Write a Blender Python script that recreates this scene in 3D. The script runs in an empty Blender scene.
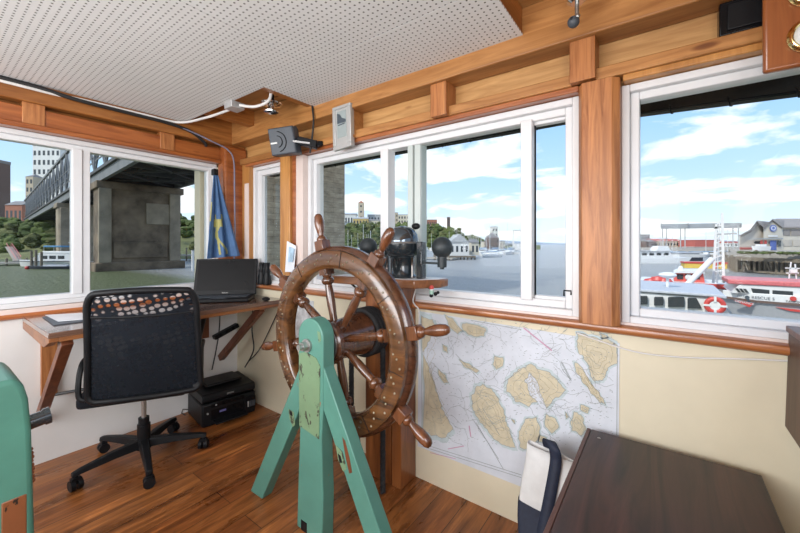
import bpy, bmesh, math, random
from mathutils import Matrix, Vector
S = bpy.context.scene
COL = S.collection
R = math.radians
random.seed(7)
V = Vector

# ------------------------------------------------------------------ camera frame
F = 360.0; CX = 400.0; CY = 244.0; HC = 1.30
CA, SA = 0.8056, 0.5925
def W(lat, t, z):                       # lateral, depth along the view axis, height
    return V((lat*CA - t*SA, lat*SA + t*CA, z))
def P(px, py, t):
    return W((px-CX)/F*t, t, HC + (CY-py)/F*t)
def onY(px, py, Y):
    c = (px-CX)/F; t = Y/(c*SA+CA); return P(px, py, t)
def onX(px, py, X):
    c = (px-CX)/F; t = X/(c*CA-SA); return P(px, py, t)
def onZ(px, py, Z):
    t = (HC-Z)*F/(py-CY); return P(px, py, t)

cam = bpy.data.cameras.new('camera'); co = bpy.data.objects.new('camera', cam); COL.objects.link(co)
co.location = (0, 0, HC); co.rotation_euler = (R(90), 0, math.atan2(SA, CA))
cam.sensor_width = 36; cam.lens = 36*F/800; cam.shift_y = -(266.5-CY)/800
cam.clip_start = 0.02; cam.clip_end = 6000
S.camera = co

# ------------------------------------------------------------------ materials
MATS = {}
def nt(name):
    m = bpy.data.materials.new(name); m.use_nodes = True
    n = m.node_tree.nodes; l = m.node_tree.links
    b = n['Principled BSDF']; MATS[name] = m
    return m, n, l, b
def ramp(n, stops):
    r = n.new('ShaderNodeValToRGB'); e = r.color_ramp.elements
    while len(e) > 1: e.remove(e[-1])
    e[0].position = stops[0][0]; e[0].color = (*stops[0][1], 1)
    for p, c in stops[1:]:
        k = e.new(p); k.color = (*c, 1)
    return r
def coord(n, l, scale, rot=(0,0,0), kind='Object'):
    t = n.new('ShaderNodeTexCoord'); m = n.new('ShaderNodeMapping')
    m.inputs['Scale'].default_value = scale; m.inputs['Rotation'].default_value = rot
    l.new(t.outputs[kind], m.inputs[0]); return m
def noise(n, l, vec, scale, detail=5, rough=.55, dist=0):
    t = n.new('ShaderNodeTexNoise'); t.inputs['Scale'].default_value = scale
    t.inputs['Detail'].default_value = detail; t.inputs['Roughness'].default_value = rough
    t.inputs['Distortion'].default_value = dist
    if vec: l.new(vec.outputs[0], t.inputs['Vector'])
    return t
def bump(n, l, b, src, strength, dist=.002):
    k = n.new('ShaderNodeBump'); k.inputs['Strength'].default_value = strength; k.inputs['Distance'].default_value = dist
    l.new(src, k.inputs['Height']); l.new(k.outputs[0], b.inputs['Normal'])
def plain(name, c, rough=.5, metal=0, var=.12, scale=9, bmp=0, coat=0, spec=.5):
    m, n, l, b = nt(name)
    v = coord(n, l, (1,1,1)); t = noise(n, l, v, scale, 6, .6)
    r = ramp(n, [(.3, tuple(x*(1-var) for x in c)), (.7, tuple(min(1, x*(1+var)) for x in c))])
    l.new(t.outputs['Fac'], r.inputs[0]); l.new(r.outputs[0], b.inputs['Base Color'])
    b.inputs['Roughness'].default_value = rough; b.inputs['Metallic'].default_value = metal
    b.inputs['Coat Weight'].default_value = coat; b.inputs['Specular IOR Level'].default_value = spec
    if bmp: bump(n, l, b, t.outputs['Fac'], bmp)
    return m
def wood(name, light, dark, axis='x', rough=.42, scale=1.0, coat=.0, knots=True, bmp=.25):
    m, n, l, b = nt(name)
    s = {'x': (1.2, 14, 14), 'y': (14, 1.2, 14), 'z': (14, 14, 1.2)}[axis]
    v = coord(n, l, tuple(q*scale for q in s))
    t = noise(n, l, v, 1.6, 7, .62, 1.2)
    r = ramp(n, [(.30, dark), (.46, tuple((a+c)/2 for a, c in zip(dark, light))), (.62, light), (.8, tuple(min(1, q*1.15) for q in light))])
    l.new(t.outputs['Fac'], r.inputs[0]); out = r.outputs[0]
    v2 = coord(n, l, tuple(q*scale*.16 for q in s)); t2 = noise(n, l, v2, 2.2, 3, .5, .4)
    r2 = ramp(n, [(.28, (.62,.55,.5)), (.5, (1,1,1)), (.75, (1.0,.93,.85))])
    l.new(t2.outputs['Fac'], r2.inputs[0])
    mx = n.new('ShaderNodeMix'); mx.data_type = 'RGBA'; mx.blend_type = 'MULTIPLY'; mx.inputs[0].default_value = .75
    l.new(out, mx.inputs[6]); l.new(r2.outputs[0], mx.inputs[7]); out = mx.outputs[2]
    if knots:
        v3 = coord(n, l, {'x': (.9,3,3), 'y': (3,.9,3), 'z': (3,3,.9)}[axis])
        vo = n.new('ShaderNodeTexVoronoi'); vo.inputs['Scale'].default_value = 2.3; l.new(v3.outputs[0], vo.inputs['Vector'])
        r3 = ramp(n, [(.0, (.12,.05,.02)), (.06, (.35,.2,.12)), (.10, (1,1,1))])
        l.new(vo.outputs['Distance'], r3.inputs[0])
        m3 = n.new('ShaderNodeMix'); m3.data_type = 'RGBA'; m3.blend_type = 'MULTIPLY'; m3.inputs[0].default_value = .8
        l.new(out, m3.inputs[6]); l.new(r3.outputs[0], m3.inputs[7]); out = m3.outputs[2]
    l.new(out, b.inputs['Base Color']); b.inputs['Roughness'].default_value = rough
    b.inputs['Coat Weight'].default_value = coat; b.inputs['Coat Roughness'].default_value = .15
    bump(n, l, b, t.outputs['Fac'], bmp)
    return m
def chipped(name, paint, under, amount=.62, scale=11, rough=.38, var=.12):
    m, n, l, b = nt(name)
    v = coord(n, l, (1,1,.6)); t = noise(n, l, v, scale, 9, .68, .3)
    k = ramp(n, [(amount, (0,0,0)), (amount+.015, (1,1,1))]); l.new(t.outputs['Fac'], k.inputs[0])
    t2 = noise(n, l, coord(n, l, (1,1,1)), 5, 5, .6)
    r = ramp(n, [(.3, tuple(x*(1-var) for x in paint)), (.7, tuple(x*(1+var) for x in paint))]); l.new(t2.outputs['Fac'], r.inputs[0])
    mx = n.new('ShaderNodeMix'); mx.data_type = 'RGBA'
    l.new(k.outputs[0], mx.inputs[0]); l.new(r.outputs[0], mx.inputs[6]); mx.inputs[7].default_value = (*under, 1)
    l.new(mx.outputs[2], b.inputs['Base Color']); b.inputs['Roughness'].default_value = rough
    bump(n, l, b, t.outputs['Fac'], .2)
    return m

M_fir   = wood('fir_x', (.46,.215,.07), (.26,.10,.025), 'x')
M_firy  = wood('fir_y', (.40,.155,.038), (.2,.06,.011), 'y')
M_firz  = wood('fir_z', (.50,.205,.07), (.25,.078,.02), 'z', scale=1.5)
M_firl  = wood('fir_light', (.56,.315,.12), (.38,.185,.058), 'x', rough=.5)
M_redx  = wood('cedar_trim_x', (.42,.145,.05), (.24,.06,.018), 'x', rough=.3, coat=.3)
M_redy  = wood('cedar_trim_y', (.40,.125,.033), (.22,.055,.013), 'y', rough=.3, coat=.3)
M_sill  = wood('sill_wood_x', (.44,.165,.055), (.23,.06,.016), 'x', rough=.28, scale=1.5, coat=.4)
M_silly = wood('sill_wood_y', (.50,.17,.05), (.3,.075,.018), 'y', rough=.28, coat=.4)
M_honey = wood('honey_board_z', (.56,.27,.08), (.40,.165,.042), 'z', rough=.35)
M_ply   = wood('roof_plywood', (.52,.29,.11), (.36,.17,.05), 'x', rough=.6, scale=.5)
M_deskt = wood('desk_top_wood', (.20,.11,.075), (.07,.035,.024), 'y', rough=.12, coat=.6)
M_desk  = wood('desk_wood', (.31,.12,.038), (.15,.045,.014), 'y', rough=.35)
M_brace = wood('brace_wood', (.19,.062,.026), (.085,.024,.010), 'z', rough=.4)
M_wheel = wood('wheel_wood', (.165,.070,.023), (.026,.011,.006), 'x', rough=.25, scale=.7, coat=.6, knots=False)
M_whdark= wood('wheel_dark_wood', (.11,.042,.02), (.03,.012,.007), 'x', rough=.22, coat=.6, knots=False)
M_spoke = wood('spoke_wood', (.125,.045,.017), (.035,.013,.006), 'z', rough=.2, coat=.7, knots=False)
M_handle= wood('handle_wood', (.17,.06,.023), (.06,.021,.009), 'z', rough=.24, coat=.5, knots=False)
M_ped   = wood('pedestal_wood', (.31,.105,.030), (.13,.038,.012), 'z', rough=.3, coat=.3)
M_shelf = wood('shelf_wood', (.30,.12,.045), (.12,.045,.018), 'x', rough=.3, coat=.3)
M_table = wood('dark_table_wood', (.072,.030,.025), (.0085,.0065,.008), 'y', rough=.42, scale=.6, coat=.08)
M_tedge = wood('table_edge_wood', (.13,.055,.042), (.06,.026,.02), 'y', rough=.4)
M_panel = wood('brown_panel_wood', (.12,.065,.04), (.07,.035,.022), 'z', rough=.5)
M_clockb= wood('mahogany_board', (.30,.095,.028), (.20,.055,.016), 'z', rough=.3, coat=.4)

M_white = plain('white_vinyl', (.70,.70,.71), .32, var=.03)
M_sash  = plain('grey_green_aluminium', (.52,.57,.55), .35, var=.05)
M_wallL = plain('white_wall_paint', (.74,.72,.70), .6, var=.04, scale=3)
M_wallF = plain('cream_wall_paint', (.70,.63,.47), .55, var=.05, scale=3)
M_pink  = plain('pale_sill_paint', (.72,.60,.55), .45, var=.04)
M_black = plain('black_plastic', (.0085,.009,.0105), .42, var=.2, spec=.22)
M_blackg= plain('black_gloss_plastic', (.006,.006,.007), .25, var=.2, spec=.2)
M_fabric= plain('black_fabric', (.010,.012,.016), .85, var=.25, scale=60, spec=.15)
M_rubber= plain('black_rubber', (.02,.02,.02), .7)
M_chrome= plain('chrome', (.72,.72,.72), .14, 1, var=.04)
M_brass = plain('brass', (.78,.60,.27), .16, 1, var=.05)
M_steel = plain('dull_steel', (.45,.45,.44), .35, .9)
M_dial  = plain('pale_dial', (.72,.75,.74), .12, var=.03)
M_gun   = plain('black_enamel', (.018,.025,.030), .22, .0, var=.3, coat=.6)
M_dome  = plain('dark_glass_dome', (.10,.12,.14), .07, .75, var=.1)
M_ball  = plain('grey_black_iron', (.022,.03,.034), .5, var=.3, scale=30)
M_rope  = plain('black_rope', (.016,.016,.017), .8, var=.3, scale=40)
M_canvas= plain('white_canvas', (.66,.66,.65), .85, var=.06, scale=25, bmp=.1)
M_navy  = plain('navy_webbing', (.014,.02,.042), .7, var=.2, scale=60)
M_blue  = plain('blue_flag_cloth', (.06,.13,.27), .75, var=.25, scale=12)
M_yel   = plain('yellow_cloth', (.38,.35,.12), .75, var=.15)
M_paper = plain('white_paper', (.78,.80,.84), .25, var=.05)
M_cardp = plain('pale_blue_print', (.42,.58,.72), .4, var=.3, scale=22)
M_greyp = plain('charcoal_plastic', (.055,.065,.08), .5, var=.15)
M_silver= plain('silver_plastic', (.45,.45,.44), .4, .3, var=.04)
M_lcd   = plain('grey_display', (.32,.37,.37), .15, var=.08)
M_lcdd  = plain('dark_print', (.06,.08,.10), .4, var=.2)
M_cablew= plain('white_cable', (.72,.70,.68), .5)
M_cableb= plain('black_cable', (.015,.015,.016), .5)
M_cablev= plain('grey_violet_cable', (.20,.19,.26), .5)
M_boxg  = plain('galvanised_box', (.52,.52,.52), .4, .5)
M_redp  = plain('red_paint', (.58,.07,.06), .4, var=.1)
M_pinkr = plain('faded_red_paint', (.62,.15,.16), .45, var=.2)
M_grn   = plain('pale_green_paint', (.35,.55,.45), .5)
M_green = chipped('green_enamel', (.075,.225,.17), (.03,.03,.025), .70, 9)
M_teal  = chipped('teal_enamel', (.085,.235,.185), (.26,.15,.09), .655, 16)
M_patch = chipped('pale_green_patch', (.16,.255,.145), (.05,.05,.035), .56, 22)
M_orange= chipped('worn_orange_board', (.22,.075,.028), (.015,.012,.01), .60, 40)
M_lpr   = plain('white_lettering', (.75,.75,.75), .5, var=.02)

def mat_pegboard():
    m, n, l, b = nt('white_pegboard')
    v = coord(n, l, (1/.0254, 1/.0254, 0))
    fr = n.new('ShaderNodeVectorMath'); fr.operation = 'FRACTION'; l.new(v.outputs[0], fr.inputs[0])
    sb = n.new('ShaderNodeVectorMath'); sb.operation = 'SUBTRACT'; sb.inputs[1].default_value = (.5,.5,0); l.new(fr.outputs[0], sb.inputs[0])
    # the z row is zeroed by the mapping scale
    ln = n.new('ShaderNodeVectorMath'); ln.operation = 'LENGTH'; l.new(sb.outputs[0], ln.inputs[0])
    k = ramp(n, [(.0, (.03,.028,.025)), (.135, (.055,.05,.045)), (.18, (.74,.74,.74))]); l.new(ln.outputs['Value'], k.inputs[0])
    t = noise(n, l, coord(n, l, (1,1,1)), 3, 4)
    k2 = ramp(n, [(.3, (.93,.93,.93)), (.7, (1,1,1))]); l.new(t.outputs['Fac'], k2.inputs[0])
    mx = n.new('ShaderNodeMix'); mx.data_type = 'RGBA'; mx.blend_type = 'MULTIPLY'; mx.inputs[0].default_value = 1
    l.new(k.outputs[0], mx.inputs[6]); l.new(k2.outputs[0], mx.inputs[7]); l.new(mx.outputs[2], b.inputs['Base Color'])
    b.inputs['Roughness'].default_value = .6
    return m
M_peg = mat_pegboard()

def mat_floor():
    m, n, l, b = nt('fir_floor_planks')
    v = coord(n, l, (1,1,1), (0,0,R(90)))
    br = n.new('ShaderNodeTexBrick'); l.new(v.outputs[0], br.inputs['Vector'])
    br.inputs['Scale'].default_value = 1; br.inputs['Brick Width'].default_value = 1.9; br.inputs['Row Height'].default_value = .135
    br.inputs['Mortar Size'].default_value = .0018; br.inputs['Mortar Smooth'].default_value = .3
    br.inputs['Color1'].default_value = (.36,.14,.042,1); br.inputs['Color2'].default_value = (.225,.075,.023,1); br.inputs['Mortar'].default_value = (.03,.012,.006,1)
    g = noise(n, l, coord(n, l, (16,1.1,1)), 1.8, 8, .66, .8)
    r = ramp(n, [(.28, (.22,.15,.12)), (.44, (.72,.66,.6)), (.58, (1.1,1.05,1)), (.72, (2.0,1.95,1.7))]); l.new(g.outputs['Fac'], r.inputs[0])
    mx = n.new('ShaderNodeMix'); mx.data_type = 'RGBA'; mx.blend_type = 'MULTIPLY'; mx.inputs[0].default_value = .9
    l.new(br.outputs['Color'], mx.inputs[6]); l.new(r.outputs[0], mx.inputs[7])
    w = noise(n, l, coord(n, l, (3.2,1,1)), 1.5, 8, .7, .5)
    rw = ramp(n, [(.32, (.28,.22,.19)), (.48, (.9,.88,.85)), (.6, (1.15,1.1,1)), (.72, (1.9,1.95,1.9))]); l.new(w.outputs['Fac'], rw.inputs[0])
    m2 = n.new('ShaderNodeMix'); m2.data_type = 'RGBA'; m2.blend_type = 'MULTIPLY'; m2.inputs[0].default_value = .85
    l.new(mx.outputs[2], m2.inputs[6]); l.new(rw.outputs[0], m2.inputs[7])
    l.new(m2.outputs[2], b.inputs['Base Color'])
    rr = ramp(n, [(.35, (.22,.22,.22)), (.7, (.45,.45,.45))]); l.new(w.outputs['Fac'], rr.inputs[0]); l.new(rr.outputs[0], b.inputs['Roughness'])
    bump(n, l, b, g.outputs['Fac'], .15)
    return m
M_floor = mat_floor()

def mat_glass():
    m = bpy.data.materials.new('window_glass'); m.use_nodes = True; n = m.node_tree.nodes; l = m.node_tree.links; n.clear()
    o = n.new('ShaderNodeOutputMaterial'); t = n.new('ShaderNodeBsdfTransparent'); t.inputs[0].default_value = (.97,.985,.98,1)
    g = n.new('ShaderNodeBsdfGlossy'); g.inputs['Roughness'].default_value = .015
    f = n.new('ShaderNodeFresnel'); f.inputs[0].default_value = 1.13
    mx = n.new('ShaderNodeMixShader'); l.new(f.outputs[0], mx.inputs[0]); l.new(t.outputs[0], mx.inputs[1]); l.new(g.outputs[0], mx.inputs[2]); l.new(mx.outputs[0], o.inputs[0])
    return m
M_glass = mat_glass()

def mat_mesh():
    m = bpy.data.materials.new('chair_mesh_fabric'); m.use_nodes = True; n = m.node_tree.nodes; l = m.node_tree.links
    b = n['Principled BSDF']; o = n['Material Output']
    b.inputs['Base Color'].default_value = (.0085,.011,.016,1); b.inputs['Roughness'].default_value = .75; b.inputs['Specular IOR Level'].default_value = .15
    v = coord(n, l, (30,30,36), (0, R(14), 0)); vo = n.new('ShaderNodeTexVoronoi'); vo.inputs['Scale'].default_value = 1; vo.inputs['Randomness'].default_value = .35
    l.new(v.outputs[0], vo.inputs['Vector'])
    k = ramp(n, [(.36, (1,1,1)), (.50, (0,0,0))]); l.new(vo.outputs['Distance'], k.inputs[0])
    tc = n.new('ShaderNodeTexCoord'); sx = n.new('ShaderNodeSeparateXYZ'); l.new(tc.outputs['Object'], sx.inputs[0])
    h = ramp(n, [(.0, (.05,.05,.05)), (.40, (.06,.06,.06)), (.50, (.16,.16,.16)), (.74, (.22,.22,.22)), (.80, (.95,.95,.95))])
    mr = n.new('ShaderNodeMapRange'); mr.inputs[1].default_value = .45; mr.inputs[2].default_value = 1.08; l.new(sx.outputs[2], mr.inputs[0]); l.new(mr.outputs[0], h.inputs[0])
    mu = n.new('ShaderNodeMath'); mu.operation = 'MULTIPLY'; l.new(k.outputs[0], mu.inputs[0]); l.new(h.outputs[0], mu.inputs[1])
    ad = n.new('ShaderNodeMath'); ad.operation = 'ADD'; ad.inputs[1].default_value = .05; l.new(mu.outputs[0], ad.inputs[0])
    t = n.new('ShaderNodeBsdfTransparent'); mx = n.new('ShaderNodeMixShader')
    l.new(ad.outputs[0], mx.inputs[0]); l.new(b.outputs[0], mx.inputs[1]); l.new(t.outputs[0], mx.inputs[2]); l.new(mx.outputs[0], o.inputs[0])
    return m
M_mesh = mat_mesh()

# ------------------------------------------------------------------ mesh builder
class MB:
    def __init__(s): s.v = []; s.f = []; s.mi = []; s.sm = []
    def add(s, vs, fs, mi=0):
        o = len(s.v); s.v += [V(q) for q in vs]
        for f in fs: s.f.append([o+i for i in f]); s.mi.append(mi)
        return s
    def box(s, a, b, mi=0, M=None):
        x0,y0,z0 = a; x1,y1,z1 = b
        vs = [V(q) for q in ((x0,y0,z0),(x1,y0,z0),(x1,y1,z0),(x0,y1,z0),(x0,y0,z1),(x1,y0,z1),(x1,y1,z1),(x0,y1,z1))]
        if M: vs = [M @ q for q in vs]
        return s.add(vs, [(0,3,2,1),(4,5,6,7),(0,1,5,4),(1,2,6,5),(2,3,7,6),(3,0,4,7)], mi)
    def bar(s, p, q, w, h, mi=0, up=(0,0,1)):          # w across, h along 'up'
        p = V(p); q = V(q); d = (q-p).normalized(); u = V(up); u = (u - d*u.dot(d))
        if u.length < 1e-5: u = V((1,0,0)) - d*d.x
        u.normalize(); r = d.cross(u)
        vs = []
        for c in (p, q):
            for a, b in ((-1,-1),(1,-1),(1,1),(-1,1)): vs.append(c + r*(a*w/2) + u*(b*h/2))
        return s.add(vs, [(0,1,2,3),(7,6,5,4),(0,4,5,1),(1,5,6,2),(2,6,7,3),(3,7,4,0)], mi)
    def prism(s, poly, ext, mi=0):
        n = len(poly); e = V(ext); a = [V(p) for p in poly]
        nn = V((0,0,0))
        for i in range(n): nn += a[i].cross(a[(i+1)%n])
        if nn.dot(e) > 0: a.reverse()
        vs = a + [p+e for p in a]
        fs = [list(range(n)), list(range(2*n-1, n-1, -1))] + [(i, i+n, (i+1)%n+n, (i+1)%n) for i in range(n)]
        return s.add(vs, fs, mi)
    def lathe(s, prof, M=None, n=24, mi=0, closed=False):   # prof (r, h) about local z
        M = M or Matrix(); vs = []; fs = []; k = len(prof)
        for i in range(n):
            a = 2*math.pi*i/n
            for r, h in prof: vs.append(M @ V((r*math.cos(a), r*math.sin(a), h)))
        for i in range(n):
            j = (i+1) % n
            for q in range(k if closed else k-1):
                w = (q+1) % k
                fs.append((i*k+q, j*k+q, j*k+w, i*k+w))
        if not closed:
            if prof[0][0] > 1e-6: fs.append([i*k for i in range(n)][::-1])
            if prof[-1][0] > 1e-6: fs.append([i*k+k-1 for i in range(n)])
        return s.add(vs, fs, mi)
    def cyl(s, p, q, r, r2=None, n=16, mi=0):
        p = V(p); q = V(q); L = (q-p).length
        M = Matrix.Translation(p) @ (q-p).to_track_quat('Z', 'Y').to_matrix().to_4x4()
        return s.lathe([(r, 0), (r if r2 is None else r2, L)], M, n, mi)
    def ball(s, c, r, n=16, mi=0, sc=(1,1,1), M=None):
        pr = []; k = max(4, n//2)
        for i in range(k+1):
            a = math.pi*i/k; pr.append((max(0, math.sin(a))*r if 0 < i < k else 0, -math.cos(a)*r))
        T = Matrix.Translation(V(c)) @ (M or Matrix()) @ Matrix.Diagonal((*sc, 1))
        return s.lathe(pr, T, n, mi)
    def tube(s, pts, r, n=8, mi=0, closed=False):
        pts = [V(p) for p in pts]; k = len(pts); vs = []; fs = []
        u = None
        for i, p in enumerate(pts):
            a = pts[(i-1) % k] if closed or i else pts[i]; b = pts[(i+1) % k] if closed or i < k-1 else pts[i]
            d = (b-a).normalized()
            if u is None: u = V((0,0,1)) if abs(d.z) < .9 else V((1,0,0))
            u = (u - d*u.dot(d)).normalized(); w = d.cross(u)
            for j in range(n):
                t = 2*math.pi*j/n; vs.append(p + (u*math.cos(t) + w*math.sin(t))*r)
        for i in range(k if closed else k-1):
            ii = (i+1) % k
            for j in range(n):
                jj = (j+1) % n; fs.append((i*n+j, i*n+jj, ii*n+jj, ii*n+j))
        if not closed: fs += [list(range(n))[::-1], [(k-1)*n+j for j in range(n)]]
        return s.add(vs, fs, mi)
    def build(s, name, mats, parent=None, world=True, bevel=0, ang=40, seg=2, free=False):
        if not isinstance(mats, (list, tuple)): mats = [mats]
        me = bpy.data.meshes.new(name); me.from_pydata([tuple(v) for v in s.v], [], s.f)
        for m in mats: me.materials.append(m)
        me.polygons.foreach_set('material_index', s.mi)
        bm = bmesh.new(); bm.from_mesh(me); bmesh.ops.recalc_face_normals(bm, faces=bm.faces); bm.to_mesh(me); bm.free()
        o = bpy.data.objects.new(name, me); COL.objects.link(o)
        if parent is not None:
            o.parent = parent
            if world: me.transform(ROOTS[rootname(parent)].inverted())
        elif free:
            xs = [v.co for v in me.vertices]
            c = V(((min(v.x for v in xs)+max(v.x for v in xs))/2, (min(v.y for v in xs)+max(v.y for v in xs))/2, min(v.z for v in xs)))
            me.transform(Matrix.Translation(-c)); o.location = c
            ROOTS[o.name] = Matrix.Translation(c)
        else: ROOTS[o.name] = Matrix()
        me.polygons.foreach_set('use_smooth', [True]*len(me.polygons)); me.set_sharp_from_angle(angle=R(ang))
        if bevel:
            bv = o.modifiers.new('bevel', 'BEVEL'); bv.width = bevel; bv.segments = seg; bv.limit_method = 'ANGLE'; bv.angle_limit = R(40)
        return o
ROOTS = {}
def rootname(o):
    while o.parent is not None: o = o.parent
    return o.name
def thing(name, label, cat, loc=(0,0,0), rz=0, group=None):
    o = bpy.data.objects.new(name, None); COL.objects.link(o); o.empty_display_size = .1
    o.location = loc; o.rotation_euler = (0,0,rz); o['label'] = label; o['category'] = cat
    if group: o['group'] = group
    ROOTS[o.name] = Matrix.Translation(V(loc)) @ Matrix.Rotation(rz, 4, 'Z')
    return o
def tag(o, label, cat, group=None):
    o['label'] = label; o['category'] = cat
    if group: o['group'] = group
    return o
def struct(o): o['kind'] = 'structure'; return o
def sroot(name):
    o = bpy.data.objects.new(name, None); COL.objects.link(o); o['kind'] = 'structure'; ROOTS[o.name] = Matrix(); return o
def dup(root, loc, rz=0, label=None, group=None, scale=None):
    r = root.copy(); COL.objects.link(r); r.location = loc; r.rotation_euler = (0,0,rz)
    if scale: r.scale = scale
    if label: r['label'] = label
    if group: r['group'] = group
    for ch in list(root.children):
        c = ch.copy(); COL.objects.link(c); c.parent = r
        for g in list(ch.children):
            d = g.copy(); COL.objects.link(d); d.parent = c
    return r
def text(name, body, size, mat, parent, M, ext=.001):
    cu = bpy.data.curves.new(name, 'FONT'); cu.body = body; cu.size = size; cu.extrude = ext; cu.align_x = 'CENTER'; cu.align_y = 'CENTER'
    tmp = bpy.data.objects.new(name+'_src', cu); COL.objects.link(tmp)
    bpy.context.view_layer.update()
    me = bpy.data.meshes.new_from_object(tmp.evaluated_get(bpy.context.evaluated_depsgraph_get()))
    bpy.data.objects.remove(tmp); me.materials.clear(); me.materials.append(mat)
    o = bpy.data.objects.new(name, me); COL.objects.link(o)
    if parent is not None:
        o.parent = parent; me.transform(ROOTS[rootname(parent)].inverted() @ M)
    else: me.transform(M)
    return o
def frame_matrix(o, x, y):              # local x -> x, local y -> y, local z -> their cross
    x = V(x).normalized(); y = V(y).normalized(); z = x.cross(y)
    M = Matrix((x, y, z)).transposed().to_4x4(); M.translation = V(o); return M
def spline(pts, n=8):
    pts = [V(p) for p in pts]; out = []
    for i in range(len(pts)-1):
        p0 = pts[max(i-1,0)]; p1 = pts[i]; p2 = pts[i+1]; p3 = pts[min(i+2, len(pts)-1)]
        for k in range(n):
            t = k/n; out.append(.5*((2*p1)+(p2-p0)*t+(2*p0-5*p1+4*p2-p3)*t*t+(3*p1-p0-3*p2+p3)*t**3))
    out.append(pts[-1]); return out
# ================================================================== THE ROOM
YF, XL, XR, YR = 1.675, -2.98, 0.52, -1.60
ZP, ZD = 2.21, 2.33
struct(MB().box((-3.10,YR-.1,-.10), (.62,1.80,0)).build('floor', M_floor))

wf = sroot('wall_front')
MB().box((-3.10,YF,0), (.62,1.80,.95)).build('lower_panel', M_wallF, wf)
MB().box((-3.10,1.705,1.93), (.62,1.80,ZD)).build('upper_panel', M_firl, wf)
wl = sroot('wall_left')
MB().box((-3.10,YR,0), (XL,YF,.905)).build('lower_panel', M_wallL, wl)
MB().box((-3.10,YR,1.96), (-3.0,1.705,ZD)).build('upper_panel', M_firy, wl)
MB().box((-3.10,YR,.905), (XL,-.62,1.96)).build('side_panel', M_wallL, wl)
wr = sroot('wall_right')
MB().box((XR,YR,0), (.62,YF,.985)).build('lower_panel', M_wallF, wr)
MB().box((XR,YR,1.95), (.62,1.705,ZD)).build('upper_panel', M_firy, wr)
MB().box((XR,YR,.985), (.62,-1.2,1.95)).build('side_panel', M_firz, wr)
wb = sroot('wall_rear')
MB().box((-3.0,YR-.1,0), (.52,YR,.95)).build('lower_panel', M_wallL, wb)
MB().box((-3.0,YR-.1,1.95), (.52,YR,ZD)).build('upper_panel', M_fir, wb)
MB().box((-3.0,YR-.1,.95), (-2.75,YR,1.95)).box((.15,YR-.1,.95), (.52,YR,1.95)).build('side_panel', M_firz, wb)

ce = sroot('ceiling')
MB().box((-3.75,YR-1.5,ZD), (.75,1.82,ZD+.04)).build('roof_deck', M_ply, ce)  # unseen side and rear overhang added to keep the sun out of the room
yb = 1.215
MB().box((-2.90,YR,ZP), (-1.461,yb,ZP+.006)).build('pegboard_panel', M_peg, ce)
MB().box((-1.458,YR,ZP), (-.498,1.208,ZP+.006)).build('pegboard_panel', M_peg, ce)
MB().prism([(-1.872,yb+.002,ZP),(-1.458,yb+.002,ZP),(-1.458,1.211,ZP),(-.498,1.211,ZP),(-.498,1.582,ZP),(-1.872,1.582,ZP)], (0,0,.006)).build('pegboard_panel', M_peg, ce)
for x in (-2.60,-1.90,-1.20,-.535,.02):
    MB().box((x-.035,YR,ZP+.007), (x+.035,1.58,ZD)).build('joist', M_firy, ce, bevel=.003)

# header beams and the framing above the windows
struct(MB().box((-2.90,1.58,2.1245), (XR,1.70,ZD)).build('trim_1', M_fir, bevel=.006))
struct(MB().box((-2.98,YR,2.105), (-2.90,1.70,ZD)).build('trim_2', M_firy, bevel=.006))
struct(MB().box((-2.90,1.63,1.958), (XR,1.71,2.006)).build('trim_3', M_fir, bevel=.004))
# glossy red casing over the front windows, on its lower edge an orange strip
struct(MB().box((-2.80,1.642,1.934), (-2.24,1.70,1.96)).build('trim_4', M_redx, bevel=.005))
struct(MB().box((-2.07,1.642,1.934), (-.288,1.70,1.96)).build('trim_5', M_redx, bevel=.005))
struct(MB().box((-.132,1.642,1.934), (XR,1.70,1.96)).build('trim_6', M_honey, bevel=.005))
struct(MB().box((-2.98,YR,1.985), (-2.925,1.50,2.082)).build('trim_7', M_redy, bevel=.005))
struct(MB().box((-2.98,YR,1.955), (-2.905,1.50,1.985)).build('trim_8', M_redy, bevel=.006))
k = 9
for x in (-2.33,-1.59,-.935,-.268):
    struct(MB().box((x-.047,1.60,1.958), (x+.047,1.706,2.126)).build('trim_%d' % k, M_firz if x > -1 else M_fir, bevel=.003)); k += 1
for y in (-.35,.42,1.11):
    struct(MB().box((-2.985,y-.047,1.985), (-2.918,y+.047,2.107)).build('trim_%d' % k, M_firz, bevel=.003)); k += 1
# posts
struct(MB().prism([(-.286,1.70,.98),(-.286,1.632,.98),(-.270,1.604,.98),(-.164,1.604,.98),(-.140,1.632,.98),(-.140,1.70,.98)], (0,0,.968)).build('trim_%d' % k, M_firz, bevel=.002)); k += 1
struct(MB().box((-2.317,1.635,.98), (-2.20,1.72,1.97)).build('trim_%d' % k, M_honey, bevel=.005)); k += 1
struct(MB().box((-2.20,1.655,.98), (-2.135,1.72,1.97)).build('trim_%d' % k, M_redx, bevel=.005)); k += 1
struct(MB().box((-2.135,1.64,.98), (-2.06,1.72,1.934)).build('trim_%d' % k, M_pink, bevel=.004)); k += 1
struct(MB().box((-2.98,1.50,.90), (-2.86,1.70,2.105)).build('trim_%d' % k, M_brace if 0 else M_redy, bevel=.025, seg=3)); k += 1
struct(MB().box((-2.86,1.65,.98), (-2.755,1.72,1.97)).build('trim_%d' % k, M_honey, bevel=.004)); k += 1
struct(MB().box((-2.815,1.645,.985), (-2.757,1.655,1.80)).build('trim_%d' % k, M_pink)); k += 1
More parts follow.
